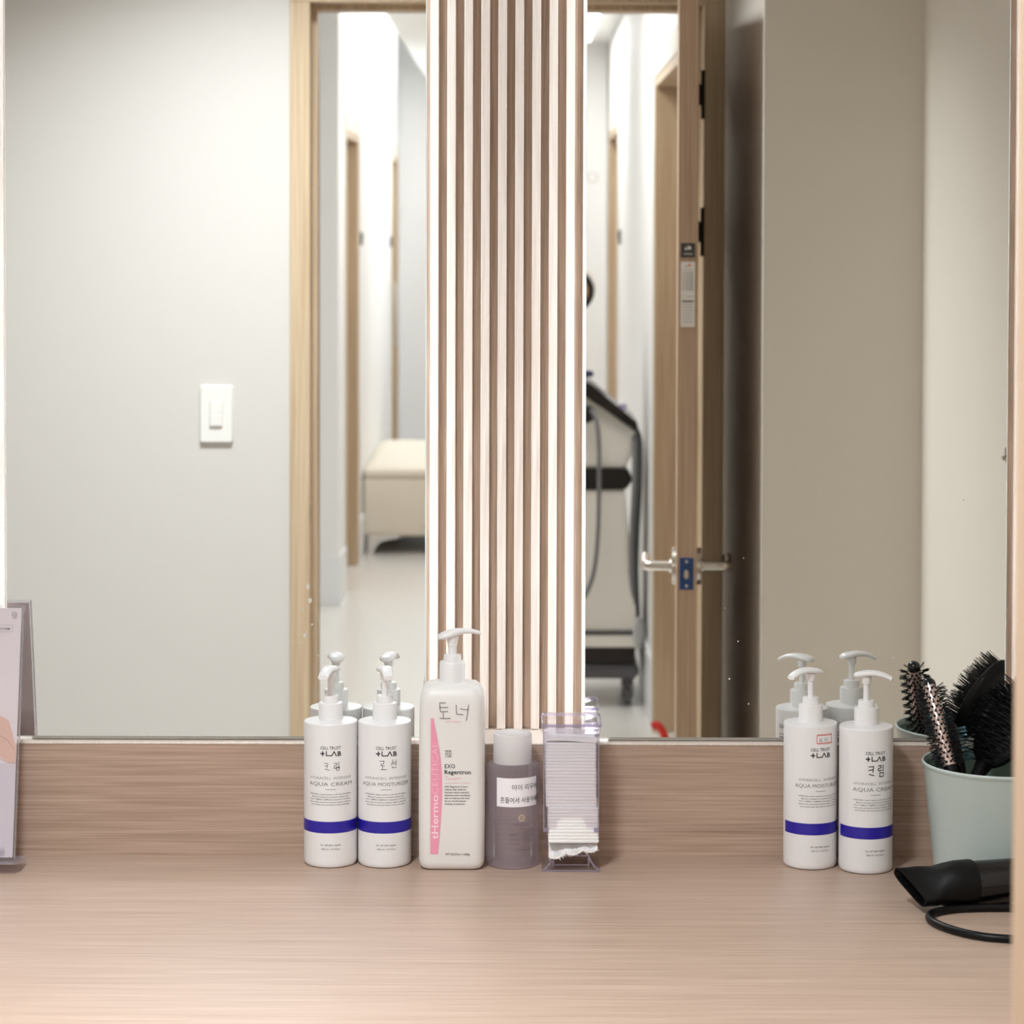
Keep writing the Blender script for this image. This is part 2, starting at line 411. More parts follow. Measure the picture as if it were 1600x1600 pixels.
# plates outside the corridor doors
for i, (loc, lab) in enumerate((((CL + 0.004, -5.60, 1.47), 'small grey sensor plate on the corridor wall just past the nearer left doorway'),
                    ((CL + 0.004, -8.28, 1.44), 'small grey sensor plate on the corridor wall before the farther left doorway'),
                    ((CR - 0.004, -4.30, 1.485), 'small grey sensor plate on the right corridor wall before the far doorway'))):
    b = B(); box(b, -0.006, 0.006, -0.035, 0.035, -0.03, 0.03, 0.002, 1); lathe_dir(b, ((0.006 if i < 2 else -0.006), 0, 0.006), ((1 if i < 2 else -1), 0, 0), [(0.012, 0), (0.010, 0.003)], 12)
    tag(obj('wall_sensor', b, 'darkgrey', loc=loc), lab, 'sensor')
b = B(); tube(b, [(0, 0, 0), (0.03, 0, 0), (0.03, 0, 0.34), (0, 0, 0.34)], 0.009, 10, 4, smooth=False)
tag(obj('pull_handle', b, 'steel', loc=(CL, -8.36, 0.86)), 'long vertical steel pull handle on the corridor wall beside the farther left doorway', 'handle')
# ceiling lamps over the area lights; the one above the bench is added fill
for nm, x, y, sx, sy, lab in (('ceiling_lamp', -0.48, 1.42, 0.34, 0.34, 'square flush ceiling lamp above the washstand room'),
                         ('corridor_lamp', -0.12, -1.6, 0.54, 1.64, 'long flush ceiling lamp in the near part of the corridor'),
                         ('corridor_lamp', 0.10, -4.6, 0.46, 1.54, 'long flush ceiling lamp in the far part of the corridor'),
                         ('corridor_lamp', -0.26, -7.6, 0.24, 2.44, 'added unseen lamp above the cream bench brightening the far corridor')):
    t = thing(nm, lab, 'lamp', (x, y, ZR if nm == 'ceiling_lamp' else CEIL))
    b = B()
    for a in ((-sx / 2, -sx / 2 + .02, -sy / 2, sy / 2), (sx / 2 - .02, sx / 2, -sy / 2, sy / 2), (-sx / 2 + .02, sx / 2 - .02, -sy / 2, -sy / 2 + .02), (-sx / 2 + .02, sx / 2 - .02, sy / 2 - .02, sy / 2)):
        box(b, a[0], a[1], a[2], a[3], -0.03, 0)
    obj('frame', b, 'skirting', t); bx('diffuser', 'panel', (-sx / 2 + .02, sx / 2 - .02, -sy / 2 + .02, sy / 2 - .02, -0.022, -0.002), t)

# ------------------------------------------------------------------ counter, splashback, fluted panels, mirrors
t = thing('vanity_counter', 'wide pinkish-beige wood laminate counter with straight fine grain below the mirrors', 'counter', (0, 2.66, 0))
bx('worktop', 'laminate', (-1.59, XS - 0.002, -0.288, 0.485, CT - 0.04, CT), t, 0.0015)
bx('apron', 'laminate', (-1.59, XS - 0.002, -0.273, -0.255, CT - 0.20, CT - 0.0405), t, 0.001)
for x in (-1.585, 0.70): bx('side_panel', 'laminate', (x, x + 0.018, -0.25, 0.48, 0.0, CT - 0.0405), t, 0.001)
LT = 0.909
t = thing('splashback', 'horizontal-grained wood laminate splashback board behind the bottles', 'splashback', (0, 3.034, CT))
b = B(); box(b, -1.59, XS - 0.002, 0, 0.115, 0.0, LT - CT - .0022); obj('board', b, 'splash', t)
bx('lit_ledge', 'litwood', (-1.59, XS - 0.002, 0.0002, 0.115, LT - CT - .0020, LT - CT), t, 0.0006, label='narrow ledge along the top of the board, coloured pale as if strip-lit')  # strip light on the board top is put into this pale layer

YP = 3.118; PITCH = 0.02066; FW = 0.0105; TOPZ = 2.20
def panel(name, lab, xs, x0, x1):
    t = thing(name, lab, 'wall panel', ((x0 + x1) / 2, YP, LT))
    cx = (x0 + x1) / 2
    bx('backing', 'shadewood', (x0 - cx, x1 - cx, 0.0115, 0.030, 0.0005, TOPZ - LT), t)
    b = B(); box(b, -FW / 2, FW / 2, 0, 0.0120, 0.0005, TOPZ - LT, 0.0007, 1)
    first = None
    for x in xs:
        if first is None:
            first = obj('slat', b, 'litwood', t, loc=(x - cx, 0, 0)); continue
        o = first.copy(); C.objects.link(o); o.parent = t; o.location = (x - cx, 0, 0)
    return t
panel('fluted_panel', 'pale fluted wood panel between the two mirrors lit from both edges', [-0.1041 + PITCH * k for k in range(-1, 11)], -0.132, 0.116)
panel('fluted_panel', 'fluted wood panel at the far left edge beside the left mirror', [-0.6345 - PITCH * k for k in range(-1, 9)], -0.84, -0.60)
panel('fluted_panel', 'fluted wood panel at the far right edge beyond the right mirror', [0.6105 + PITCH * k for k in range(-1, 6)], 0.575, XS - 0.003)

def mirror(lab, x0, x1, smears):
    t = thing('wall_mirror', lab, 'mirror', ((x0 + x1) / 2, YM, LT)); hx = (x1 - x0) / 2; H = 1.13; z0 = 0.0035
    e = 0.0014
    bx('mirror_glass', 'mirror', (-hx + e, hx - e, 0, 0.0015, z0 + 0.002, H), t)
    bx('glass_edge', 'edge', (-hx, hx, 0.0016, 0.0056, z0, H + 0.001), t, label='bright polished edge of the mirror glass')
    bx('backing_box', 'cabinet', (-hx + 0.030, hx - 0.030, 0.0060, 0.070, 0.0006, H - 0.03), t)
    for s in (-1, 1):
        xa, xb = sorted((s * (hx - 0.0295), s * (hx - 0.0275)))
        bx('led_strip', 'led', (xa, xb, 0.024, 0.036, 0.012, H - 0.04), t, label='glowing strip light hidden behind the mirror edge')
    b = B(); rnd = random.Random(3)
    for (sx, sz, r, st) in smears:
        n = 9; ph = rnd.random() * 6
        V = [b.verts.new((sx - (x0 + x1) / 2 + r * cos(2 * pi * k / n) * rnd.uniform(0.6, 1.1), -0.0002, sz - LT + st * r * sin(2 * pi * k / n) * rnd.uniform(0.6, 1.1))) for k in range(n)]
        b.faces.new(V)
    obj('splash_mark', b, 'smudge', t, smooth=0, kind='stuff', label='dried whitish splash marks on the glass')
    return t
mirror('left wall mirror between fluted panels reflecting the light switch and bench', -0.613, -0.1108,
       [(-0.252, 1.095, .0022, 2.2), (-0.2495, 1.078, .0024, 1.5), (-0.2555, 1.036, .0024, 1.2), (-0.247, 1.049, .0012, 1.5), (-0.262, 1.027, .0012, 1), (-0.2585, 1.066, .0008, 3), (-0.24, 1.012, .001, 1)])
mirror('right wall mirror reflecting the open door and the green tub', 0.0780, 0.5825,
       [(0.4478, 1.011, .0013, 1.1), (0.530, 1.20, .0011, 1.1), (0.252, 0.985, .0014, 1), (0.262, 1.03, .0009, 1.4), (0.246, 1.07, .0009, 1), (0.29, 1.12, .0008, 1), (0.275, 0.955, .0009, 1.5), (0.30, 1.0, .0007, 1), (0.335, 1.24, .0008, 1), (0.268, 1.13, .0007, 1)])

# ------------------------------------------------------------------ white pump bottles
PARA = ['HYDRACELL retains moisture on dry skin with effective', 'Moisture Complex for intensive moisture care.',
        'Rich 17 AMINO COMPLEX, composed of 17 kinds of', 'amino acids, and various nutrients, helps to soothe dry',
        'and sensitive skin and make it moist and healthy.']
RB = 0.0314
def logo(u, v, wd, h):
    """heavy plus sign, L joined to a crossbar-less A, B"""
    s = h * 0.26; out = []; x = u - wd / 2
    out += [stroke([(x + .4, v + h * .5), (x + h * .85, v + h * .5)], s), stroke([(x + h * .52, v + h * .08), (x + h * .52, v + h * .92)], s)]
    x += h * 1.3
    out += [stroke([(x, v + h), (x, v + s * .4), (x + h * 1.2, v + s * .4)], s * .8),
            stroke([(x + h * 1.15, v + s * .4), (x + h * 1.62, v + h * .95), (x + h * 2.1, v)], s * .8)]
    out += [text('B', h * .8, h, x + h * 2.35, v, 0.03, 'L')]
    return out
def pump(t, ang, lobe=1.0, s=1.0, z0=0.0, tilt=0.0):
    """collar, neck ring, stem and lever head on top of a bottle; ang = heading of the spout"""
    b = B(); lathe(b, [(0.0142, 0), (0.0142, 0.0185), (0.0138, 0.0195), (0.0098, 0.0200)], 40); obj('collar', b, 'whitecap', t, loc=(0, 0, z0))
    b = B(); lathe(b, [(0.0096, 0.0195), (0.0096, 0.0272), (0.0092, 0.0280), (0.0045, 0.0282)], 36); obj('neck_ring', b, 'whitecap', t, loc=(0, 0, z0))
    b = B(); lathe(b, [(0.0036, 0.027), (0.0036, 0.047), (0.0050, 0.0475), (0.0050, 0.0500), (0.0055, 0.0502), (0.0058, 0.0560)], 20, cap0=True)
    obj('stem', b, 'whitecap', t, loc=(0, 0, z0))
    st = [(-0.0150, .0562, .0012, .0010), (-0.0140, .0566, .0062, .0026), (-0.010, .0575, .0088, .0034), (-0.004, .0588, .0098, .0037), (0.002, .0596, .0092, .0036),
          (0.008, .0600, .0080, .0033), (0.014, .0596, .0072, .0030), (0.021, .0581, .0067, .0028), (0.027, .0556, .0064, .0027), (0.0305, .0536, .0062, .0026)]
    b = B(); rs = []
    for x, z, hw, hh in st:
        rs.append([(x, hw * (abs(cos(a)) ** .8) * (1 if cos(a) > 0 else -1), z + hh * (abs(sin(a)) ** .8) * (1 if sin(a) > 0 else -1)) for a in (2 * pi * k / 16 for k in range(16))])
    rings(b, rs); obj('pump_head', b, 'whitecap', t, 50, loc=(0, 0, z0), rot=(0, 0, ang))
def cyl_bottle(lab, x, y, front_name, lab_ang, spout, hand, hmat='ink', hname='handwriting', extra=None):
    t = thing('pump_bottle', lab, 'bottle', (x, y, CT + 0.0003), group='white pump bottles with a blue band')
    b = B(); lathe(b, [(0.0255, 0.0022), (0.0275, 0.0), (0.0298, 0.0008), (0.0311, 0.0030), (RB, 0.006), (RB, 0.1668), (0.03125, 0.1678), (0.0308, 0.1684), (0.016, 0.1702), (0.0125, 0.1704)], 72)
    obj('bottle_body', b, 'whitepl', t)
    n = 60; b = B()
    rs = [[((RB + .0001) * sin(radians(-90 + 180 * k / n)), -(RB + .0001) * cos(radians(-90 + 180 * k / n)), z) for k in range(n + 1)] for z in (.0412, .0548)]
    rings(b, rs, False, False, False); obj('blue_band', b, 'blue', t, rot=(0, 0, lab_ang), label='royal blue printed band')
    mp = on_cyl(RB)
    P = [text('CELL TRUST', 24.4, 3.7, 0, 139.7, .010)] + logo(0, 132.0, 24.5, 5.6)
    printed('brand_print', P, 'black', t, mp, rot=(0, 0, lab_ang))
    printed('size_print', [text('for all skin types', 23.8, 2.2, 0, 26.4, .004), text('500 ml / 16.9 fl.oz', 21.8, 2.0, 0, 21.7, .004)], 'black', t, mp, rot=(0, 0, lab_ang))
    P = [text('HYDRACELL  INTENSIVE', 52.5, 3.1, 0, 104.6, -.012)]
    P += [text(front_name, 55.5 if len(front_name) < 12 else 62, 4.5, 0, 96.9, -.004), rect(-6.3, 6.3, 92.5, 93.0)]
    printed('product_print', P, 'grey', t, mp, rot=(0, 0, lab_ang)); P = []
    for i, (ln, wd) in enumerate(zip(PARA, (53, 46, 51, 53, 49))): P.append(text(ln, wd, 1.75, 0, 86.2 - i * 3.05, .004))
    printed('description_print', P, 'grey', t, mp, rot=(0, 0, lab_ang))
    P = [rect(-20, 20, 150, 150.5), text('HYDRACELL INTENSIVE', 38, 3.0, 0, 146, .01)]
    for i in range(14): P.append(text(PARA[i % 5], 38, 1.9, 0, 138 - i * 3.4, .02))
    printed('back_print', P, 'grey', t, mp, rot=(0, 0, lab_ang + pi + 0.25))
    if hand:
        cxp, by = front_name and hand[0]
        P = []
        for pts in hand[1]:
            P.append(stroke([(RB * 1000 * asin(max(-.98, min(.98, (px - cxp) * .7415 / (RB * 1000)))), (by - py) * .7415) for px, py in pts], hand[2]))
        printed(hname, P, hmat, t, mp)
    if extra: extra(t, mp)
    pump(t, spout, z0=0.1700)
    return t
def z8(ox, oy, lists): return [[(ox + px / 8, oy + py / 8) for px, py in L] for L in lists]
h1 = z8(460, 1000, [[(392, 1525), (437, 1530), (424, 1590)], [(398, 1562), (432, 1556)], [(400, 1600), (458, 1613)],
                    [(515, 1528), (550, 1528), (547, 1556), (516, 1562), (516, 1590), (562, 1586)], [(573, 1512), (573, 1592)],
                    [(542, 1582), (582, 1575), (577, 1615), (546, 1616), (542, 1582)]])
h2 = z8(460, 1000, [[(1080, 1503), (1136, 1498), (1130, 1530), (1096, 1542), (1094, 1556), (1142, 1560)], [(1118, 1560), (1116, 1604)], [(1094, 1610), (1168, 1606)],
                    [(1248, 1485), (1240, 1522), (1222, 1552)], [(1240, 1520), (1252, 1544)], [(1258, 1520), (1285, 1516)], [(1260, 1540), (1285, 1536)], [(1286, 1488), (1284, 1568)],
                    [(1236, 1566), (1240, 1588), (1286, 1586)]])
h4 = z8(1200, 1180, [[(1208, 142), (1266, 138), (1256, 212)], [(1204, 188), (1258, 176)], [(1212, 236), (1272, 252)],
                     [(1326, 134), (1364, 130), (1362, 158), (1328, 166), (1328, 196), (1372, 190)], [(1390, 128), (1390, 204)],
                     [(1348, 218), (1396, 224), (1392, 268), (1346, 270), (1348, 218)]])
cyl_bottle('pump bottle marked cream, leftmost of the bottles by the left mirror', -0.2215, 3.0022, 'AQUA CREAM', radians(4), radians(-103), ((516, 1357.5), h1, .62))
cyl_bottle('pump bottle marked lotion between the cream bottle and the tall toner', -0.1578, 3.0018, 'AQUA MOISTURIZER', radians(6.5), radians(-78), ((600.7, 1358), h2, .62))
def seal(t, mp):
    R = RB * 1000; c = lambda px, py: (R * asin((px - 1265.8) * .7415 / R), (1360.6 - py) * .7415)
    (u0, v0), (u1, v1) = c(1271.2, 1159.4), c(1295.6, 1147.5)
    printed('sticker_frame', [stroke([(u0, v0), (u1, v0), (u1, v1), (u0, v1), (u0, v0)], .7), stroke([(u0, v1 + 1.2), (u1, v1 + 1.2)], .6), stroke([(u0 + 1, v0 - 1), (u1, v0 - 1)], .5)], 'red', t, mp, label='small red frame sticker')
    a = 1200; q = lambda L: [c(a + x / 8, 990 + y / 8) for x, y in L]
    printed('sticker_writing', [stroke(q(L), .35) for L in ([(602, 1298), (630, 1296), (628, 1310), (604, 1314), (606, 1326), (634, 1324)], [(618, 1326), (618, 1336)], [(602, 1338), (640, 1336)],
            [(682, 1294), (664, 1320)], [(676, 1308), (692, 1318)], [(692, 1304), (706, 1302)], [(708, 1290), (708, 1322)], [(672, 1322), (674, 1334), (710, 1332)])], 'grey', t, mp)
cyl_bottle('pump bottle with small red framed sticker beside the right mirror', 0.3439, 2.9990, 'AQUA MOISTURIZER', radians(16.5), radians(214), None, extra=seal)
cyl_bottle('pump bottle marked cream in bold strokes, nearest to the green tub', 0.4068, 2.9795, 'AQUA CREAM', radians(14), radians(-17), ((1352, 1367.5), h4, 1.15))

# ------------------------------------------------------------------ tall toner bottle
t = thing('toner_bottle', 'tall rectangular white toner bottle with pink arc and pump', 'bottle', (-0.0779, 2.9920, CT + 0.0003))
b = B(); prof = [(-.0110, .0016), (-.0075, 0.0), (-.0040, .0012), (-.0014, .0045), (0, .010), (.0004, .06), (.0003, .12), (-.0002, .180), (-.0006, .196), (-.0016, .2035), (-.0045, .2105), (-.0095, .2150), (-.017, .2170), (-.0225, .2175)]
rings(b, [[(x, y, z) for x, y in rrect(.0382 + d, .0302 + d, max(.0125 + d * 0.4, .003), 7)] for d, z in prof])
obj('bottle_body', b, 'tonerpl', t, 60)
b = B(); lathe(b, [(0.0153, 0.2165), (0.0150, 0.2390), (0.0143, 0.2402), (0.0108, 0.2405)], 40); obj('collar', b, 'whitecap', t)
b = B(); lathe(b, [(0.0104, 0.240), (0.0104, 0.2472), (0.0098, 0.2482), (0.005, 0.2484)], 36); obj('neck_ring', b, 'whitecap', t)
b = B(); lathe(b, [(0.0050, 0.247), (0.0050, 0.2585), (0.0058, 0.259), (0.0058, 0.2625), (0.0064, 0.2630), (0.0074, 0.2700)], 20); obj('stem', b, 'whitecap', t)
b = B(); rs = []
for x, z, hw, hh in [(-0.0175, .2690, .001, .001), (-0.0165, .2692, .0070, .0028), (-0.012, .2702, .0100, .0040), (-0.005, .2722, .0110, .0046), (0.002, .2740, .0098, .0044), (0.009, .2752, .0072, .0036),
                    (0.017, .2756, .0058, .0030), (0.025, .2746, .0050, .0027), (0.031, .2730, .0045, .0025), (0.0335, .2722, .0040, .0020)]:
    rs.append([(x, hw * (abs(cos(a)) ** .8) * (1 if cos(a) > 0 else -1), z + hh * (abs(sin(a)) ** .8) * (1 if sin(a) > 0 else -1)) for a in (2 * pi * k / 16 for k in range(16))])
rings(b, rs); obj('pump_head', b, 'whitecap', t, 50, rot=(0, 0, radians(12)))
mp = on_flat(-0.0307, 0.0001)
K = 0.7405; X = lambda px: (px - 705.6) * K; Z = lambda py: (1361 - py) * K
arcL = [(X(672.2), Z(1334.5)), (X(673.0), Z(1120))]
arcR = [(X(677.4), Z(1120))] + [(X(px), Z(py)) for px, py in ((679.8, 1135), (683.5, 1152), (687.2, 1172), (689.6, 1192), (690.8, 1213), (691.2, 1235), (690.6, 1258), (689.0, 1285), (686.8, 1312), (684.4, 1334.5))]
printed('pink_arc', [poly(arcL + arcR)], 'pink', t, mp, label='pink printed arc')
mp2 = on_flat(-0.0307, 0.0002)
def upright(piece, u, v):        # turn text to run upwards
    return [(u - y, v + x) for x, y in piece[0]], piece[1]
a1 = text('tHermo', 52.0, 8.0, 0, 0, .012, 'L'); a2 = text('CEUTICAL', 60.0, 8.0, 0, 0, -.028, 'L')
printed('arc_lettering', [upright(a1, X(684.6), Z(1311)), upright(a2, X(684.6), Z(1239))], 'paleprint', t, mp2, label='pale lettering running up the pink arc')
printed('product_print', [text('EXO', 12.0, 5.0, X(695), Z(1198.5), .004, 'L'), text('Regentron', 30.5, 5.0, X(694.8), Z(1207.8), .014, 'L')], 'black', t, mp2)
printed('maker_print', [text(s_, 7.4, 2.4, X(695.5), Z(1173 + i * 4.05), 0, 'L') for i, s_ in enumerate(('PRIOR', 'SKIN', 'CARE'))], 'black', t, mp2)
printed('description_print', [text(s_, wd, 2.1, X(695), Z(1229 + i * 4.52), .006, 'L') for i, (s_, wd) in enumerate((('EXO Regentron Toner+', 27), ('softens skin without', 24.5), ('dryness which naturally', 28.5),
        ('balances and resurfaces', 29.5), ('skin to improve the look', 29.2), ('for an overall clearer-', 25.5), ('looking complexion.', 24)))], 'black', t, mp2)
printed('weight_print', [text('WT.35.27oz / 1000g', 28.5, 2.5, X(696), Z(1336.2), .004, 'L')], 'black', t, mp2)
printed('pink_name_print', [text('Toner+', 18.5, 4.6, X(695.5), Z(1217.2), -.006, 'L'), rect(X(695), X(736), Z(1222.2), Z(1221.7))], 'pinktext', t, mp2)
printed('pink_caption', [text('Calm & Balance', 18, 2.0, X(696), Z(1126), 0.0, 'L')], 'pinktext', t, mp2)
q = lambda L: [(X(650 + x / 10), Z(970 + y / 10)) for x, y in L]
printed('handwriting', [stroke(q(L), .62) for L in ([(460, 1252), (368, 1252), (372, 1330), (380, 1392), (498, 1388)], [(364, 1322), (498, 1326)], [(420, 1398), (428, 1494)], [(370, 1494), (450, 1502), (536, 1496)],
        [(626, 1288), (632, 1430), (734, 1438)], [(690, 1342), (742, 1358), (812, 1360)], [(822, 1282), (808, 1400), (788, 1528)])], 'ink', t, mp2, label='black handwritten word')

# ------------------------------------------------------------------ eye remover bottle
t = thing('remover_bottle', 'see-through lilac bottle with frosted cap and white paper label', 'bottle', (-0.0070, 2.9968, CT + 0.0003))
RR = 0.0313
b = B(); lathe(b, [(0.024, 0.002), (0.0265, 0), (0.0298, 0.0012), (RR, 0.0045), (RR, 0.1165), (0.0307, 0.1190), (0.0285, 0.1200), (0.0235, 0.1205), (0.0195, 0.1206)], 72)
obj('bottle_body', b, 'remover', t)
b = B(); lathe(b, [(0.0228, 0.1208), (0.0226, 0.1520), (0.0222, 0.1545), (0.0208, 0.1556), (0.0190, 0.1548), (0.004, 0.1535)], 56); obj('cap', b, 'frost', t)
b = B(); lathe(b, [(0.0150, 0.1209), (0.0150, 0.1400), (0.0120, 0.1405)], 30); obj('inner_neck', b, 'whitepl', t)
u0, u1 = -19.4, 34; n = 24
b = B(); mpc = on_cyl(RR, 0.00012)
rs = [[mpc((u0 + (u1 - u0) * k / n) * .001, v * .001) for k in range(n + 1)] for v in (73.8, 107.6)]
rings(b, rs, False, False, False); obj('paper_label', b, 'paper', t)
mp3 = on_cyl(RR, 0.0003)
printed('label_print', [text('아이 리무버', 34.5, 5.6, 16.6, 94.0, .004), text('흔들어서 사용하세요', 54, 5.6, 12.5, 79.0, .004)], 'ink', t, mp3)
printed('gold_emblem', [ring2(11.0, 60.8, 2.6, 4.0), ring2(11.0, 60.8, 0.6, 1.3)], 'goldprint', t, mp3)
P = []
rl = random.Random(5)
for i, (ua, ub, v) in enumerate(((1, 21, 53.5), (4, 18, 51.2), (8, 14, 49), (14, 30, 46), (14, 31, 43.6), (14, 29, 41.2), (14, 31, 38.8), (14, 30, 36.4), (14, 28, 34), (14, 27, 31.6), (-3, 8, 42), (-3, 5, 40), (-3, 9, 35), (-3, 8, 30), (3, 22, 23))):
    x = ua
    while x < ub:
        wv = rl.uniform(.8, 2.6); P.append(rect(x, min(x + wv, ub), v, v + .75)); x += wv + .5
printed('faded_print', P, 'lilacprint', t, mp3, kind='stuff')

# ------------------------------------------------------------------ cotton pad dispenser, pads
DX, DY = 0.0615, 2.9935
t = thing('pad_dispenser', 'clear acrylic cotton pad dispenser with lilac edges and round lid', 'dispenser', (DX, DY, CT + 0.0003))
def sheet(name, dims, edges=True):
    bx(name, 'acrylic', dims, t, 0.0)
hw, hd = 0.0325, 0.0325
sheet('side_wall', (-hw, -hw + .0018, -hd, hd, 0.050, 0.161)); sheet('side_wall', (hw - .0018, hw, -hd, hd, 0.050, 0.161))
sheet('back_wall', (-hw + .0019, hw - .0019, hd - .0018, hd, 0.012, 0.161))
# front wall with arched cut-out
b = B(); V = []
outline = [(-hw + .0019, .161), (-hw + .0019, .051)] + [(-0.0185, .051)] + [(-0.0185 + .0370 * k / 12, .051 + .0125 * min(1, 2.2 * sin(pi * k / 12))) for k in range(1, 12)] + [(0.0185, .051), (hw - .0019, .051), (hw - .0019, .161)]
vf = [b.verts.new((x, -hd, z)) for x, z in outline]; b.faces.new(vf)
r = bmesh.ops.extrude_face_region(b, geom=b.faces[:]); bmesh.ops.translate(b, vec=(0, .0016, 0), verts=[v for v in r['geom'] if isinstance(v, bmesh.types.BMVert)])
obj('front_wall', b, 'acrylic', t, 0)
# lid: overhanging tray with a round recess
b = B()
rings(b, [[(x, y, z) for x, y in rrect(h, h, .006, 5)] for h, z in ((.0335, .1612), (.0345, .1630), (.0352, .1700), (.0352, .1725), (.0335, .1740))])
obj('lid', b, 'acrylic', t, 40)
b = B(); lathe(b, [(.0285, .1742), (.0275, .1748), (.0250, .1744), (.0225, .1748), (.0190, .1743), (.0120, .1747), (.0060, .1743)], 48, cap0=False); obj('lid_rings', b, 'acrylic', t, 40, label='raised rings on the clear lid')
for x in (-hw, hw - .0012):
    for y in (-hd - .0003, hd - .0012): bx('edge_strip', 'acrylic_edge', (x, x + .0012, y, y + .0012, .046, .1612), t)
b = B()
for ya, yb in ((-.0354, -.0346), (.0346, .0354)): box(b, -.034, .034, ya, yb, .1690, .1722)
for xa, xb in ((-.0354, -.0346), (.0346, .0354)): box(b, xa, xb, -.034, .034, .1690, .1722)
obj('lid_rim', b, 'acrylic_edge', t)
for s in (-1, 1):
    b = B(); xa, xb = sorted((s * hw, s * (hw - .006))); box(b, xa, xb, -hd - .0008, -hd + .0012, .046, .051, .0006, 1); obj('corner_lip', b, 'acrylic_edge', t)
    b = B(); tube(b, [(s * .0205, -hd + .0045, .018), (s * .0225, -hd + .0035, .012), (s * .0285, -hd + .001, .004), (s * .0335, -hd - .0005, .0012)], .0011, 8, 5); obj('foot', b, 'acrylic_edge', t)
    b = B(); tube(b, [(s * .0205, -hd + .0045, .004), (s * .0205, -hd + .0045, .018)], .0010, 8, 5, False); obj('post', b, 'acrylic_edge', t)
sheet('base_plate', (-.034, .034, -hd - .0010, hd, 0.0, 0.0018))
b = B(); box(b, -.034, .034, -hd - .0014, -hd - .0010, 0.0, .0020); box(b, -.0205, .0205, -hd + .004, -hd + .005, .0165, .0178); box(b, -.0205, .0205, -hd + .004, -hd + .005, .0060, .0068)
obj('base_edge', b, 'acrylic_edge', t)
sheet('ramp', (-.0200, .0200, -hd + .006, hd - .004, .0195, .0210))
# the stack of pads: every pad a thing
b = B()
n = 8
def pad_ring(h, z): return [(x, y, z) for x, y in rrect(h, h - .002, .002, 2)]
rings(b, [pad_ring(.0293, 0.0), pad_ring(.0295, .0003), pad_ring(.0296, .0019), pad_ring(.0295, .0035), pad_ring(.0293, .00377)])
rp = random.Random(11); pad0 = None
NP = 31
for i in range(NP):
    z = .0330 + i * .00378
    low = max(0, 10 - i) / 10
    x = (0.0005 if i > 10 else 0.0028) + rp.uniform(-.0003, .0003) - .0012 * (i / NP); y = -.0012 - .0018 * (1 if i <= 10 else 0) + rp.uniform(-.0002, .0002)
    loc = (DX + x, DY + y, CT + z); rot = (0, 0, radians(rp.uniform(-.5, .5)))
    if pad0 is None:
        pad0 = obj('cotton_pad', b, 'cotton', None, 60, loc=loc, rot=rot); o = pad0
    else:
        o = pad0.copy(); C.objects.link(o); o.location = loc; o.rotation_euler = rot
    tag(o, 'square white cotton pad in the stack inside the clear dispenser', 'cotton pad', 'cotton pads in the dispenser')
# slumped top pad and the frayed one hanging out below
b = B(); N = 14; top = []
def slab(f, th, h=.0288):
    g = [[b.verts.new((-h + 2 * h * i / N, -h + 2 * h * j / N, f(i / N, j / N) + th)) for j in range(N + 1)] for i in range(N + 1)]
    q = [[b.verts.new((-h + 2 * h * i / N, -h + 2 * h * j / N, f(i / N, j / N))) for j in range(N + 1)] for i in range(N + 1)]
    for i in range(N):
        for j in range(N):
            b.faces.new((g[i][j], g[i + 1][j], g[i + 1][j + 1], g[i][j + 1])); b.faces.new((q[i][j], q[i][j + 1], q[i + 1][j + 1], q[i + 1][j]))
    for i in range(N):
        b.faces.new((g[i][0], q[i][0], q[i + 1][0], g[i + 1][0])); b.faces.new((g[i][N], g[i + 1][N], q[i + 1][N], q[i][N]))
        b.faces.new((g[0][i], g[0][i + 1], q[0][i + 1], q[0][i])); b.faces.new((g[N][i], q[N][i], q[N][i + 1], g[N][i + 1]))
slab(lambda u, v: .0005 + .0012 * sin(u * 4 + .5) * (1 - v) + .0014 * v * (1 - u), .0035)
tag(obj('cotton_pad', b, 'cotton', None, 60, loc=(DX - .0008, DY - .001, CT + .0330 + NP * .00378 + .0008)), 'topmost slightly rumpled cotton pad in the clear dispenser', 'cotton pad', 'cotton pads in the dispenser')
b = B(); slab(lambda u, v: -.0105 * (1 - u) ** 1.3 * (1 - v) - .004 * abs(sin(u * 9)) * (1 - v) ** 2 - .002 * (1 - v), .0034, .0285)
rf = random.Random(4)
for k in range(260):
    x = rf.uniform(-.027, .027); z0 = -.0105 * (1 - (x + .0285) / .057) ** 1.3 - .001
    p = Vector((x, -.0285 + rf.uniform(0, .012), z0)); d = Vector((rf.uniform(-.006, .006), rf.uniform(-.007, .001), rf.uniform(-.0065, .003)))
    tube(b, [p, p + d * .5 + Vector((rf.uniform(-.001, .001), 0, rf.uniform(-.001, .001))), p + d], .00022, 3, 2)
tag(obj('cotton_pad', b, 'cotton', None, 60, loc=(DX + .0025, DY - .0030, CT + .0285)), 'frayed torn cotton pad hanging out below the dispenser stack', 'cotton pad', 'cotton pads in the dispenser')

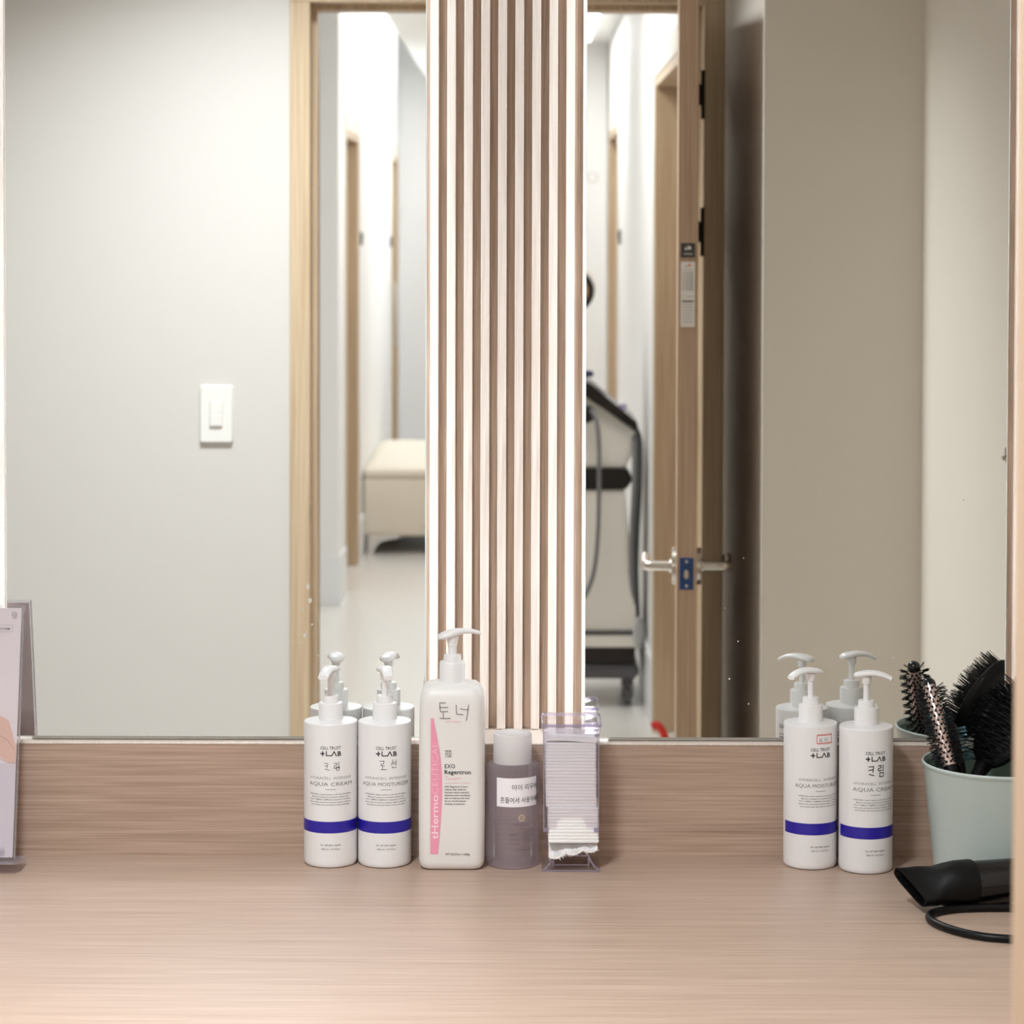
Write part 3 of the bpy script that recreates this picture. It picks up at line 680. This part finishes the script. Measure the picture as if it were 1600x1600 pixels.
# ------------------------------------------------------------------ acrylic poster stand at the left
t = thing('poster_stand', 'clear acrylic counter stand holding a pale poster at the left edge', 'poster stand', (-0.680, 2.962, CT + 0.0003))
lean = math.asin((3.028 - 2.966) / 0.302)
W2 = 0.0925
def panelbox(name, mat, x0, x1, y0, y1, z0, z1, bev=0.0, **k):
    return bx(name, mat, (x0, x1, y0, y1, z0, z1), t, bev, rot=(-lean, 0, 0), **k)
b = B(); vs = [(-W2 - .005, -.018, 0), (W2 + .005, -.018, 0), (W2 + .010, -.006, 0), (W2 + .010, .020, 0), (-W2 - .010, .020, 0), (-W2 - .010, -.006, 0)]
rings(b, [[(x, y, z) for x, y, _ in vs] for z in (0, .011)]); obj('base_foot', b, 'acrylic', t, 0)
b = B(); rings(b, [[(x * 1.001, y * 1.001, z) for x, y, _ in vs] for z in (.0102, .0112)]); obj('foot_edge', b, 'clear_edge', t, 0)
panelbox('front_sheet', 'acrylic', -W2, W2, -.0036, -.0016, .012, .306)
panelbox('back_sheet', 'acrylic', -W2, W2, .0012, .0032, .012, .306)
panelbox('sheet_edge', 'clear_edge', W2 + .0001, W2 + .0009, -.0036, .0032, .012, .306)
poster = panelbox('poster', 'poster', -W2 + .003, W2 - .002, -.0010, -.0004, .014, .303)
def pr(name, pieces, mat, lift): return printed(name, pieces, mat, poster, on_flat(-.0010, lift))
E_ = W2 * 1000 - 2
pr('lilac_field', [rect(-E_ + 1, E_, 14.5, 122)], 'lilac', .0001)
arm = [(-E_ + 1, 174), (40, 176), (70, 177), (80, 172), (85.0, 158), (87.0, 148), (E_, 143), (E_, 122), (86, 122), (80, 124), (60, 136), (40, 150), (-E_ + 1, 152)]
pr('arm_picture', [poly(arm)], 'skin', .00018)
pr('arm_crease', [stroke([(60, 158), (72, 153), (80, 148), (88, 138)], .9), stroke([(55, 139), (70, 128), (80, 123), (90, 122)], .8)], 'skin2', .00024)
box_pts = [(-20 + x, 60 + y) for x, y in rrect(93, 29, 6, 4)]
pr('white_box', [poly([(x, y) for x, y in box_pts])], 'posterbox', .00018)
pr('caption_frame', [stroke([(20, 275), (80.5, 275), (80.5, 283), (20, 283), (20, 275)], .35)], 'greyprint', .00018)
pr('caption', [text('EVOTEM', 17, 2.8, 77.5, 277.2, .01, 'R')], 'grey', .00024)
for x, z in ((W2 - .0098, .296), (-W2 + .0098, .296), (W2 - .0140, .022), (-W2 + .0140, .022)):
    b = B(); lathe_dir(b, (x, -.0036, z), (0, -1, 0), [(.0032, 0), (.0032, .0022), (.0022, .0034), (.0008, .0038)], 18); obj('clear_stud', b, 'clear_edge', t, rot=(-lean, 0, 0))
b = B(); box(b, -.05, .05, .016, .0185, .011, .06); obj('rear_support', b, 'acrylic', t, 0)

# ------------------------------------------------------------------ green tub with brushes
TX, TY = 0.5555, 2.9400
t = thing('brush_tub', 'sage green metal tub holding hair brushes at the right', 'tub', (TX, TY, CT + 0.0003))
b = B(); lathe(b, [(.060, .002), (.0715, 0), (.0735, .002), (.0740, .006), (.0868, .128), (.0876, .130), (.0888, .1315), (.0890, .1335), (.0878, .1352), (.0862, .1345), (.0852, .130), (.0852, .128)], 80, cap1=False)
obj('tub_wall', b, 'sage', t)
b = B(); lathe(b, [(.0851, .1275), (.0725, .006), (.070, .004)], 64, cap0=False); obj('tub_inside', b, 'sagein', t)
def bristle(b, p, d, L, r=.0004, tip=True):
    d = d.normalized(); u, v = frame_of(d)
    rings(b, [[p + (u * cos(a) + v * sin(a)) * rr + d * q for a in (0, 2.09, 4.19)] for rr, q in ((r, 0), (r * .7, L))], False, True)
# round brush
tip = Vector((0.4805, 2.990, 0.9930)); low = Vector((0.4990, 2.940, 0.9010)); ax = (low - tip).normalized()
t = thing('round_brush', 'round hair brush with perforated pinkish silver barrel and black bristles', 'brush', tuple(low + ax * .085))
o0 = Vector(t.location); q = lambda p: Vector(p) - o0
LB = (low - tip).length
b = B(); lathe_dir(b, q(tip), ax, [(.0074, .006), (.0076, .008), (.0076, LB - .002), (.0070, LB)], 28); barrel = obj('barrel', b, 'barrel', t)
b = B(); lathe_dir(b, q(tip), ax, [(.001, -.0035), (.005, -.0022), (.0076, .001), (.0080, .004), (.0080, .0065)], 24); obj('end_cap', b, 'gloss_black', t)
b = B(); lathe_dir(b, q(low), ax, [(.0080, -.002), (.0076, .006), (.0060, .014), (.0078, .04), (.0090, .062), (.0080, .080), (.004, .084)], 24); obj('handle', b, 'black_pl', t)
u_, v_ = frame_of(ax); b = B(); bh = B(); rb = random.Random(2)
nr = 17
for i in range(nr):
    for k in range(9):
        a = 2 * pi * (k + .5 * (i % 2)) / 9
        d = u_ * cos(a) + v_ * sin(a); p0 = q(tip) + ax * (.011 + (LB - .017) * i / (nr - 1))
        p = p0 + d * .0076
        lathe_dir(bh, p - d * .0004, d, [(.00175, 0), (.0016, .0008)], 6)
        for s in range(8): bristle(b, p, d + ax * rb.uniform(-.22, .22) + u_ * rb.uniform(-.14, .14) + v_ * rb.uniform(-.14, .14), rb.uniform(.0095, .0125), .0004)
obj('bristle', b, 'bristle', t, 0, kind='stuff'); obj('bristle_hole', bh, 'gloss_black', t, 30, kind='stuff')
# paddle brush
cen = Vector((0.568, 2.966, 0.947)); la = Vector((.50, .10, .86)).normalized(); nrm = Vector((-.66, -.62, .42)); nrm = (nrm - la * nrm.dot(la)).normalized(); wa = la.cross(nrm)
t = thing('paddle_brush', 'large black paddle hair brush leaning right in the green tub', 'brush', tuple(cen - la * .15))
o0 = Vector(t.location)
b = B(); HL, HW = .057, .036
def oval(s, off): return [cen - o0 + la * (HL * s * cos(a)) + wa * (HW * s * sin(a)) + nrm * off for a in (2 * pi * k / 36 for k in range(36))]
rings(b, [oval(.55, -.0125), oval(.80, -.0110), oval(.95, -.0065), oval(1.0, 0), oval(.97, .003), oval(.90, .0038)]); obj('paddle', b, 'black_pl', t, 50)
b = B(); rings(b, [oval(.90, .0036), oval(.80, .0062), oval(.55, .0085), oval(.2, .0095)]); obj('cushion', b, 'cushion', t, 50)
b = B(); lathe_dir(b, cen - o0 - la * (HL - .006), -la, [(.011, 0), (.0085, .012), (.0075, .03), (.0095, .06), (.0092, .085), (.004, .094)], 20); obj('handle', b, 'black_pl', t)
b = B()
for i in range(-8, 9):
    for j in range(-5, 6):
        x, y = i * .0063, j * .0062 + (.0031 if i % 2 else 0)
        if (x / (HL * .9)) ** 2 + (y / (HW * .9)) ** 2 < 1:
            for s in range(6):
                p = cen - o0 + la * (x + rb.uniform(-.003, .003)) + wa * (y + rb.uniform(-.003, .003)) + nrm * .006
                bristle(b, p, nrm + la * (x * 3 + rb.uniform(-.05, .05)) + wa * (y * 4 + rb.uniform(-.05, .05)), rb.uniform(.018, .021), .0005)
obj('bristle', b, 'bristle', t, 0, kind='stuff')
# big round brush in front of it, mostly black bristle, and the teal one behind
def small_brush(lab, tip, low, R, L, mat, rows, cols, rad, handle=.09):
    tip = Vector(tip); low = Vector(low); ax = (low - tip).normalized(); LB = (low - tip).length
    t = thing('round_brush', lab, 'brush', tuple(low + ax * handle)); o0 = Vector(t.location)
    b = B(); lathe_dir(b, tip - o0, ax, [(R * .3, -.004), (R * .8, -.002), (R, .002), (R, LB)], 20); obj('barrel', b, 'cushion', t)
    b = B(); lathe_dir(b, low - o0, ax, [(R, 0), (R * .8, .01), (.0075, .03), (.0085, handle - .012), (.004, handle)], 18); obj('handle', b, 'black_pl', t)
    b = B(); u_, v_ = frame_of(ax)
    for i in range(rows):
        for k in range(cols):
            a = 2 * pi * (k + .5 * (i % 2)) / cols; d = u_ * cos(a) + v_ * sin(a)
            for s in range(3):
                bristle(b, tip - o0 + ax * (.004 + (LB - .008) * i / (rows - 1)) + d * R * .95, d + ax * rb.uniform(-.15, .15) + u_ * rb.uniform(-.1, .1) + v_ * rb.uniform(-.1, .1), L * rb.uniform(.9, 1.1), rad)
    obj('bristle', b, mat, t, 0, kind='stuff')
small_brush('small teal bristled brush low in the green tub', (0.5100, 2.998, 0.9380), (0.5180, 2.985, 0.8960), .006, .0105, 'teal', 9, 11, .0006, .075)

# ------------------------------------------------------------------ hair dryer with cord
DA = Vector((0.966, 0.259, 0)); 
t = thing('hair_dryer', 'black hair dryer with flat nozzle lying before the green tub', 'hair dryer', (0.560, 2.8290, CT + 0.0003))
o0 = Vector(t.location); cz = .0250
def dl(s, w, h): return Vector((0, 0, cz)) + DA * s + Vector((-DA.y, DA.x, 0)) * w + Vector((0, 0, 1)) * h      # along, across, up
RD = .0245
b = B(); rs = []
for s, r in ((-.066, .0238), (-.064, RD), (.030, RD), (.055, .0255), (.070, .0240), (.078, .018), (.081, .008)):
    rs.append([dl(s, r * cos(a), r * sin(a)) for a in (2 * pi * k / 40 for k in range(40))])
rings(b, rs); obj('motor_housing', b, 'gloss_black', t, 40)
# nozzle: circle to tilted slot
rs = []; tilt = radians(30)
def sect(s, hw, hh, rot, skew, dz=0.0, n=40):
    out = []
    for k in range(n):
        a = 2 * pi * k / n; e = .55 if hw > hh * 1.6 else 1.0
        x = hw * (abs(cos(a)) ** e) * (1 if cos(a) >= 0 else -1); y = hh * (abs(sin(a)) ** e) * (1 if sin(a) >= 0 else -1)
        w_ = x * cos(rot) - y * sin(rot); h_ = x * sin(rot) + y * cos(rot)
        out.append(dl(s - skew * w_, w_, h_ + dz))
    return out
nz = [(-.060, .0258, .0258, 0, 0), (-.062, .0262, .0262, 0, 0), (-.080, .0258, .0258, 0, 0), (-.092, .0245, .0235, 1, .05), (-.103, .0240, .0180, 1, .15), (-.114, .0255, .0112, 1, .25), (-.124, .0270, .0080, 1, .30), (-.134, .0280, .0068, 1, .32)]
for s, hw_, hh_, rt, sk in nz: rs.append(sect(s, hw_, hh_, tilt * (1 if rt else 1), sk, .0005))
rs2 = [sect(-.1340, .0264, .0052, tilt, .32, .0005), sect(-.118, .0230, .0050, tilt, .25, .0005)]
b = B(); rings(b, rs + rs2, True, True); obj('nozzle', b, 'black_pl', t, 50)
b = B(); rs = []
for k in range(9):
    f = k / 8; p = Vector((.045, -.012, cz - .001)) + Vector((.015, -.125, -.003)) * f; u = Vector((1, .12, 0)).normalized(); hh = .0150 - .002 * f
    rs.append([p + u * (.0165 - .002 * f) * cos(a) + Vector((0, 0, 1)) * hh * sin(a) for a in (2 * pi * j / 24 for j in range(24))])
rings(b, rs); obj('handle', b, 'black_pl', t, 50)
b = B(); lathe_dir(b, dl(.0815, 0, 0), DA, [(.010, 0), (.012, -.004), (.020, -.006)], 24); obj('rear_grille', b, 'black_pl', t)
rc = .0045
pts = [(.620, 2.690, .006), (.638, 2.735, rc), (.625, 2.775, rc), (.585, 2.790, rc), (.545, 2.7905, rc), (.505, 2.7895, rc), (.475, 2.783, rc), (.4525, 2.768, rc), (.4450, 2.749, rc), (.4490, 2.724, rc), (.4640, 2.698, rc), (.487, 2.677, rc), (.515, 2.667, rc), (.548, 2.664, rc), (.60, 2.655, rc), (.66, 2.62, rc), (.70, 2.56, rc)]
b = B(); tube(b, [Vector((x, y, CT + z)) - o0 for x, y, z in pts], rc, 12, 8); obj('power_cord', b, 'rubber', t, 60)

# ------------------------------------------------------------------ the open door (seen edge-on in the mirror)
hin = Vector((0.3345, 0.640)); edge = Vector((0.2852, 1.468))
dv = (edge - hin).normalized(); ang = atan2(dv.y, dv.x); LW = (edge - hin).length; TH = 0.0370
# local frame: x along the leaf from hinge to lock edge, y from 0 (corridor face) to -TH (face towards the return wall)
b = B(); box(b, 0, LW, -TH, 0, 0.010, 1.996, 0.0012, 1)
d = obj('door_1', b, 'doorwood', None, 30, loc=(hin.x, hin.y, 0), rot=(0, 0, ang), kind='structure')
for zc in (1.8070, 1.5150, 0.22):
    b = B(); box(b, -.002, .022, -TH - .0085, -TH - .0002, zc - .029, zc + .029, .001, 1); box(b, -.012, -.002, -TH - .0130, -TH - .0060, zc - .022, zc + .022, .001, 1)
    box(b, -.0120, -.0030, -TH - .0215, -TH - .0125, zc - .052, zc + .052, .001, 1); obj('hinge', b, 'black_iron', d, label='black door hinge')
zl = 0.897
b = B(); box(b, LW - .0002, LW + .0014, -TH / 2 - .0125, -TH / 2 + .0125, zl - .029, zl + .029, .0006, 1); pl = obj('latch_plate', b, 'latch', d, label='blue film covered latch plate')
b = B(); rings(b, [[(LW + x, -TH / 2 + y, zl - .001 + z) for y, z in rrect(.0055 - o_, .0088 - o_, .005 - o_, 4)] for x, o_ in ((.0012, 0), (.006, .0002), (.009, .002))]); obj('latch_bolt', b, 'steel', pl, 50)
for s in (-1, 1):
    b = B(); lathe_dir(b, (LW + .0013, -TH / 2, zl + s * .022), (1, 0, 0), [(.0030, 0), (.0028, .0008), (.0010, .0012)], 12); obj('screw', b, 'steel', pl)
for s, y0 in ((1, 0.0), (-1, -TH)):
    b = B(); lathe_dir(b, (LW - .062, y0, zl + .006), (0, s, 0), [(.034, 0), (.034, .0072), (.0325, .0084), (.013, .0086), (.0125, .013)], 36); es = obj('rosette', b, 'steel', d)
    y = lambda v: y0 + s * v
    b = B(); tube(b, [(LW - .062, y(.010), zl + .006), (LW - .062, y(.038), zl + .006), (LW - .064, y(.052), zl + .006), (LW - .074, y(.0575), zl + .006), (LW - .095, y(.058), zl + .006), (LW - .150, y(.058), zl + .006), (LW - .185, y(.058), zl + .006)], .0095, 16, 6)
    obj('lever', b, 'steel', es, 60)
# stickers on the lock edge
def onedge(u, v): return (LW + .0016, -TH / 2 + u, v)
st = B(); box(st, LW - .0001, LW + .0012, -TH / 2 - .0128, -TH / 2 + .0128, 1.4702, 1.4960); s1 = obj('dark_sticker', st, 'darksticker', d, label='small dark square sticker with pale emblem')
hz = 1486.0
printed('emblem', [poly([(-5, hz + 3), (-2.5, hz + 5.5), (0.5, hz + 3.5), (-.2, hz - 1), (-2, hz - 2), (-6, hz + 0)]), poly([(1.5, hz - 2), (4.8, hz - 2.5), (6, hz + .5), (4, hz + 2.5), (1.5, hz + 1)]), stroke([(.5, hz + 5.5), (2, hz + 4.5), (2.6, hz + 2.8)], .8)], 'sticker', s1, onedge)
printed('emblem_caption', [rect(-8 + k * 2.3, -6.6 + k * 2.3, 1475.5, 1477.5) for k in range(7)], 'sticker', s1, onedge)
st = B(); box(st, LW - .0001, LW + .0010, -TH / 2 - .0128, -TH / 2 + .0128, 1.3446, 1.4624); s2 = obj('white_sticker', st, 'sticker', d, label='long white information sticker on the door edge')
hz = 1455.5
printed('red_emblem', [poly([(-5, hz + 2), (-2.5, hz + 3.5), (-.2, hz + 1), (-1.8, hz - 2), (-4, hz - 1)])], 'red', s2, onedge)
printed('dark_emblem', [poly([(1.8, hz - 2.4), (3.8, hz - 2.4), (4, hz), (2.4, hz + .6)]), rect(-10.5, 10.5, 1389.8, 1392.4)], 'black', s2, onedge)
P = [stroke([(-9, 1448), (9, 1448)], .8)]
for k in range(11): P += [rect(-9.5, -2.5, 1442.5 - k * 3.2, 1444.3 - k * 3.2), rect(-1, 2.5, 1442.5 - k * 3.2, 1444.3 - k * 3.2), rect(4, 9.8, 1442.5 - k * 3.2, 1443.6 - k * 3.2)]
P += [ring2(6, 1400, 3.0, 3.5), rect(-10, 1, 1399, 1400.4)] + [rect(-9.5, 9.5, 1385 - k * 5.4, 1386.2 - k * 5.4) for k in range(7)]
printed('sticker_lines', P, 'greyprint', s2, onedge, kind='stuff')

# ------------------------------------------------------------------ on the walls of the room
t = thing('light_switch', 'white double rocker light switch on the beige wall left of the door', 'switch', (-0.6515, YD1, 1.1208))
b = B(); rings(b, [[(x, y, z) for x, z in rrect(h, v, .004, 4)] for h, v, y in ((.0350, .0608, 0), (.0350, .0608, .0065), (.0335, .0593, .0088))]); obj('cover_plate', b, 'switch', t, 40)
for z0, z1, tl in ((.0012, .0280, -.0008), (-.0255, -.0005, .0025)):
    b = B(); box(b, -.0135, .0125, .0085, .0112 + tl, z0, z1, .0010, 1); obj('rocker', b, 'switch', t)
b = B(); box(b, -.0155, .0145, .0070, .0093, -.0275, .0300); obj('rocker_well', b, 'cabinet', t)
b = B(); box(b, -.003, 0.0, -.014, .014, -.011, .011, .001, 1); tube(b, [(-.003, 0, 0), (-.006, 0, -.002), (-.007, 0, -.006), (-.009, 0, -.002)], .0022, 10, 5)
tag(obj('wall_hook', b, 'steel', loc=(XS, 6.09 - 3.785, 1.188)), 'small metal hook on the side wall reflected at the right mirror edge', 'hook')

# ------------------------------------------------------------------ corridor furniture
t = thing('treatment_bench', 'low cream leather bench on metal legs at the corridor end', 'bench', (-0.392, -6.54, 0))
b = B(); box(b, -.333, .333, -.78, .78, .088, .36, .02, 3)
obj('base_block', b, 'leather', t, 40)
b = B(); rings(b, [[(x, y, z) for x, y in rrect(.336 - o_, .783 - o_, .03, 5)] for o_, z in ((.004, .3605), (0, .372), (0, .388), (.008, .400), (.05, .410), (.15, .416))]); obj('seat_cushion', b, 'leather', t, 50)
for sx in (-1, 1):
    for sy in (-1, 1):
        b = B(); x = sx * .30; y = sy * .755
        pts = [(x, y, .088), (x - sx * .15, y, .088), (x - sx * .12, y, .075), (x - sx * .05, y, .062), (x - sx * .028, y, .04), (x - sx * .012, y, 0), (x + sx * .012, y, 0), (x + sx * .012, y, .088)]
        v = [b.verts.new(p) for p in pts]; b.faces.new(v); r = bmesh.ops.extrude_face_region(b, geom=b.faces[:]); bmesh.ops.translate(b, vec=(0, -sy * .035, 0), verts=[g for g in r['geom'] if isinstance(g, bmesh.types.BMVert)])
        obj('leg', b, 'chrome', t, 0)

t = thing('treatment_machine', 'white wheeled beauty treatment machine with hoses in the corridor', 'machine', (0.17, -2.20, 0))
o0 = Vector(t.location); ML = lambda X, Zz, dy=0.0: Vector((X, -2.01 + dy, Zz)) - o0
def slabxz(name, mat, pts, y0, y1, par=t, bev=.004):
    b = B(); v = [b.verts.new((X - o0.x, y1 - o0.y, Zz)) for X, Zz in pts]; b.faces.new(v)
    r = bmesh.ops.extrude_face_region(b, geom=b.faces[:]); bmesh.ops.translate(b, vec=(0, y0 - y1, 0), verts=[g for g in r['geom'] if isinstance(g, bmesh.types.BMVert)])
    if bev: bmesh.ops.bevel(b, geom=b.edges[:], offset=bev, segments=2, affect='EDGES')
    return obj(name, b, mat, par, 40)
slabxz('cabinet', 'machine', [(-.03, .235), (.374, .235), (.372, .30), (.340, .64), (.335, .690), (.0, .690), (-.005, .3)], -2.40, -2.02)
slabxz('lower_shell', 'machine', [(-.04, .190), (.380, .190), (.380, .228), (-.04, .228)], -2.42, -2.005)
slabxz('trim_line', 'darkgrey', [(-.035, .2285), (.372, .2285), (.372, .243), (-.035, .243)], -2.41, -2.008, bev=.001)
slabxz('plinth', 'gloss_black', [(-.02, .132), (.372, .132), (.372, .189), (-.02, .189)], -2.40, -2.03)
slabxz('bumper', 'darkgrey', [(-.04, .091), (.382, .091), (.382, .131), (-.04, .131)], -2.42, -1.995, bev=.01)
slabxz('black_band', 'gloss_black', [(-.01, .6915), (.338, .6915), (.345, .70), (.360, .722), (.357, .735), (.346, .758), (-.01, .758)], -2.36, -2.012)
slabxz('upper_body', 'machine', [(.0, .759), (.335, .759), (.372, .82), (.370, .872), (.225, .985), (.12, 1.05), (.0, 1.05)], -2.34, -2.04)
slabxz('console', 'gloss_black', [(.10, 1.105), (.225, 1.028), (.3764, .905), (.368, .882), (.205, .990), (.10, 1.06)], -2.42, -2.00)
slabxz('handpiece_rest', 'darkgrey', [(.22, 1.033), (.25, 1.012), (.31, .955), (.302, .951), (.232, 1.002), (.205, 1.03)], -2.25, -2.06)
b = B(); lathe_dir(b, ML(.3285, .942, -.05), (0, .2, 1), [(.012, 0), (.016, .010), (.012, .020), (.004, .022)], 16); obj('clear_dial', b, 'acrylic_edge', t)
b = B(); lathe_dir(b, ML(.205, 1.015, -.03), (.25, 0, 1), [(.004, 0), (.004, .034)], 12); obj('knob_post', b, 'chrome', t)
b = B(); rings(b, [[ML(.205 + x, 1.049 + z, -.03 + y) for x, y in rrect(h, .016, .012, 4)] for h, z in ((.026, 0), (.031, .006), (.031, .014), (.024, .020))]); obj('knob', b, 'purple', t, 50)
b = B(); lathe_dir(b, ML(.212, .935, .035), (0, 1, 0), [(.028, -.03), (.028, 0), (.022, .006)], 20); obj('port', b, 'gloss_black', t)
b = B(); tube(b, [ML(.205, .955, .02), ML(.232, .94, .04), ML(.247, .89, .05), ML(.2515, .80, .05), ML(.2515, .68, .05), ML(.2485, .56, .05), ML(.240, .46, .05), ML(.222, .39, .05), ML(.185, .33, .04), ML(.12, .30, .01)], .0072, 10, 8); obj('hose', b, 'midgrey', t, 60)
for dx, nm, r_ in ((0, 'darkhose', .009), (-.016, 'midgrey', .009)):
    b = B(); tube(b, [ML(.372 + dx * .2, .885, -.08), ML(.383 + dx, .84, -.02), ML(.381 + dx, .70, .01), ML(.374 + dx, .55, .01), ML(.372 + dx * .8, .42, 0), ML(.378 + dx * .3, .30, -.03), ML(.381, .25, -.05)], r_, 10, 8); obj('hose', b, nm, t, 60)
b = B(); lathe_dir(b, ML(.377, .240, .02), (.93, .36, 0), [(.050, 0), (.052, .002), (.050, .004)], 32); obj('side_disc', b, 'smudge', t)
for X_ in (-.01, .350):
    for y_ in (-2.04, -2.37):
        b = B(); p = Vector((X_, y_, .030)) - o0; lathe_dir(b, p - Vector((.010, 0, 0)), (1, 0, 0), [(.024, 0), (.030, .003), (.030, .017), (.024, .020)], 24)
        box(b, p.x - .016, p.x + .016, p.y - .008, p.y + .008, .062, .0905); box(b, p.x - .017, p.x - .013, p.y - .010, p.y + .010, .028, .066); box(b, p.x + .013, p.x + .017, p.y - .010, p.y + .010, .028, .066)
        obj('caster', b, 'darkgrey', t, 40)
b = B(); tube(b, [ML(.06, 1.04, -.15), ML(.06, 1.42, -.15), ML(.09, 1.47, -.13), ML(.155, 1.36, -.07)], .008, 10, 8); obj('lamp_arm', b, 'chrome', t, 60)
hc = ML(.166, 1.322, -.02)
b = B(); lathe_dir(b, hc + Vector((.004, -.035, .014)), (0, 1, 0), [(.02, -.03), (.055, -.015), (.072, .010), (.074, .025), (.070, .030)], 36); obj('lamp_hood', b, 'machine', t, 50)
b = B(); lathe_dir(b, hc, (0, 1, 0), [(.052, .004), (.056, .010), (.066, .010), (.071, .002), (.070, -.008)], 36, False, False); obj('lamp_rim', b, 'gloss_black', t, 50)
b = B(); lathe_dir(b, hc, (0, 1, 0), [(.054, .003), (.03, .007), (.005, .008)], 32); obj('lamp_lens', b, 'tan', t, 50)

t = thing('dustpan', 'red plastic dustpan with curved handle on the corridor floor by the oak jamb', 'dustpan', (0.352, -0.80, 0))
b = B()
for s in (0,):
    pts = [(.008, .012, .176), (.020, .016, .182), (.032, .018, .172), (.042, .020, .150), (.050, .020, .115), (.052, .020, .06), (.050, .02, .02)]
    P = spline(pts, 6); rs = []
    for i, p in enumerate(P):
        dd = (P[min(i + 1, len(P) - 1)] - P[max(i - 1, 0)]).normalized(); nx = Vector((-dd.z, 0, dd.x)).normalized()
        rs.append([p + nx * (.0105 * cos(a)) + Vector((0, 1, 0)) * .006 * sin(a) for a in (2 * pi * k / 12 for k in range(12))])
    rings(b, rs)
obj('handle', b, 'redpl', t, 60)
b = B(); box(b, -.19, .054, -.08, .10, .0, .006, .002, 1); box(b, -.19, .054, .094, .10, .0, .05, .002, 1); box(b, .048, .054, -.08, .10, .0, .05, .002, 1)
obj('pan', b, 'redpl', t)
b = B()
lathe_dir(b, (0, 0, 0), (0, 1, 0), [(.020, 0), (.026, 0), (.026, .003), (.020, .003), (.020, 0)], 28, False, False)
tag(obj('wall_ring', b, 'cabinet', loc=(0.338, -5.859, 1.757)), 'faint grey ring emblem on the white wall at the corridor end', 'emblem')

bpy.data.objects.remove(_to)
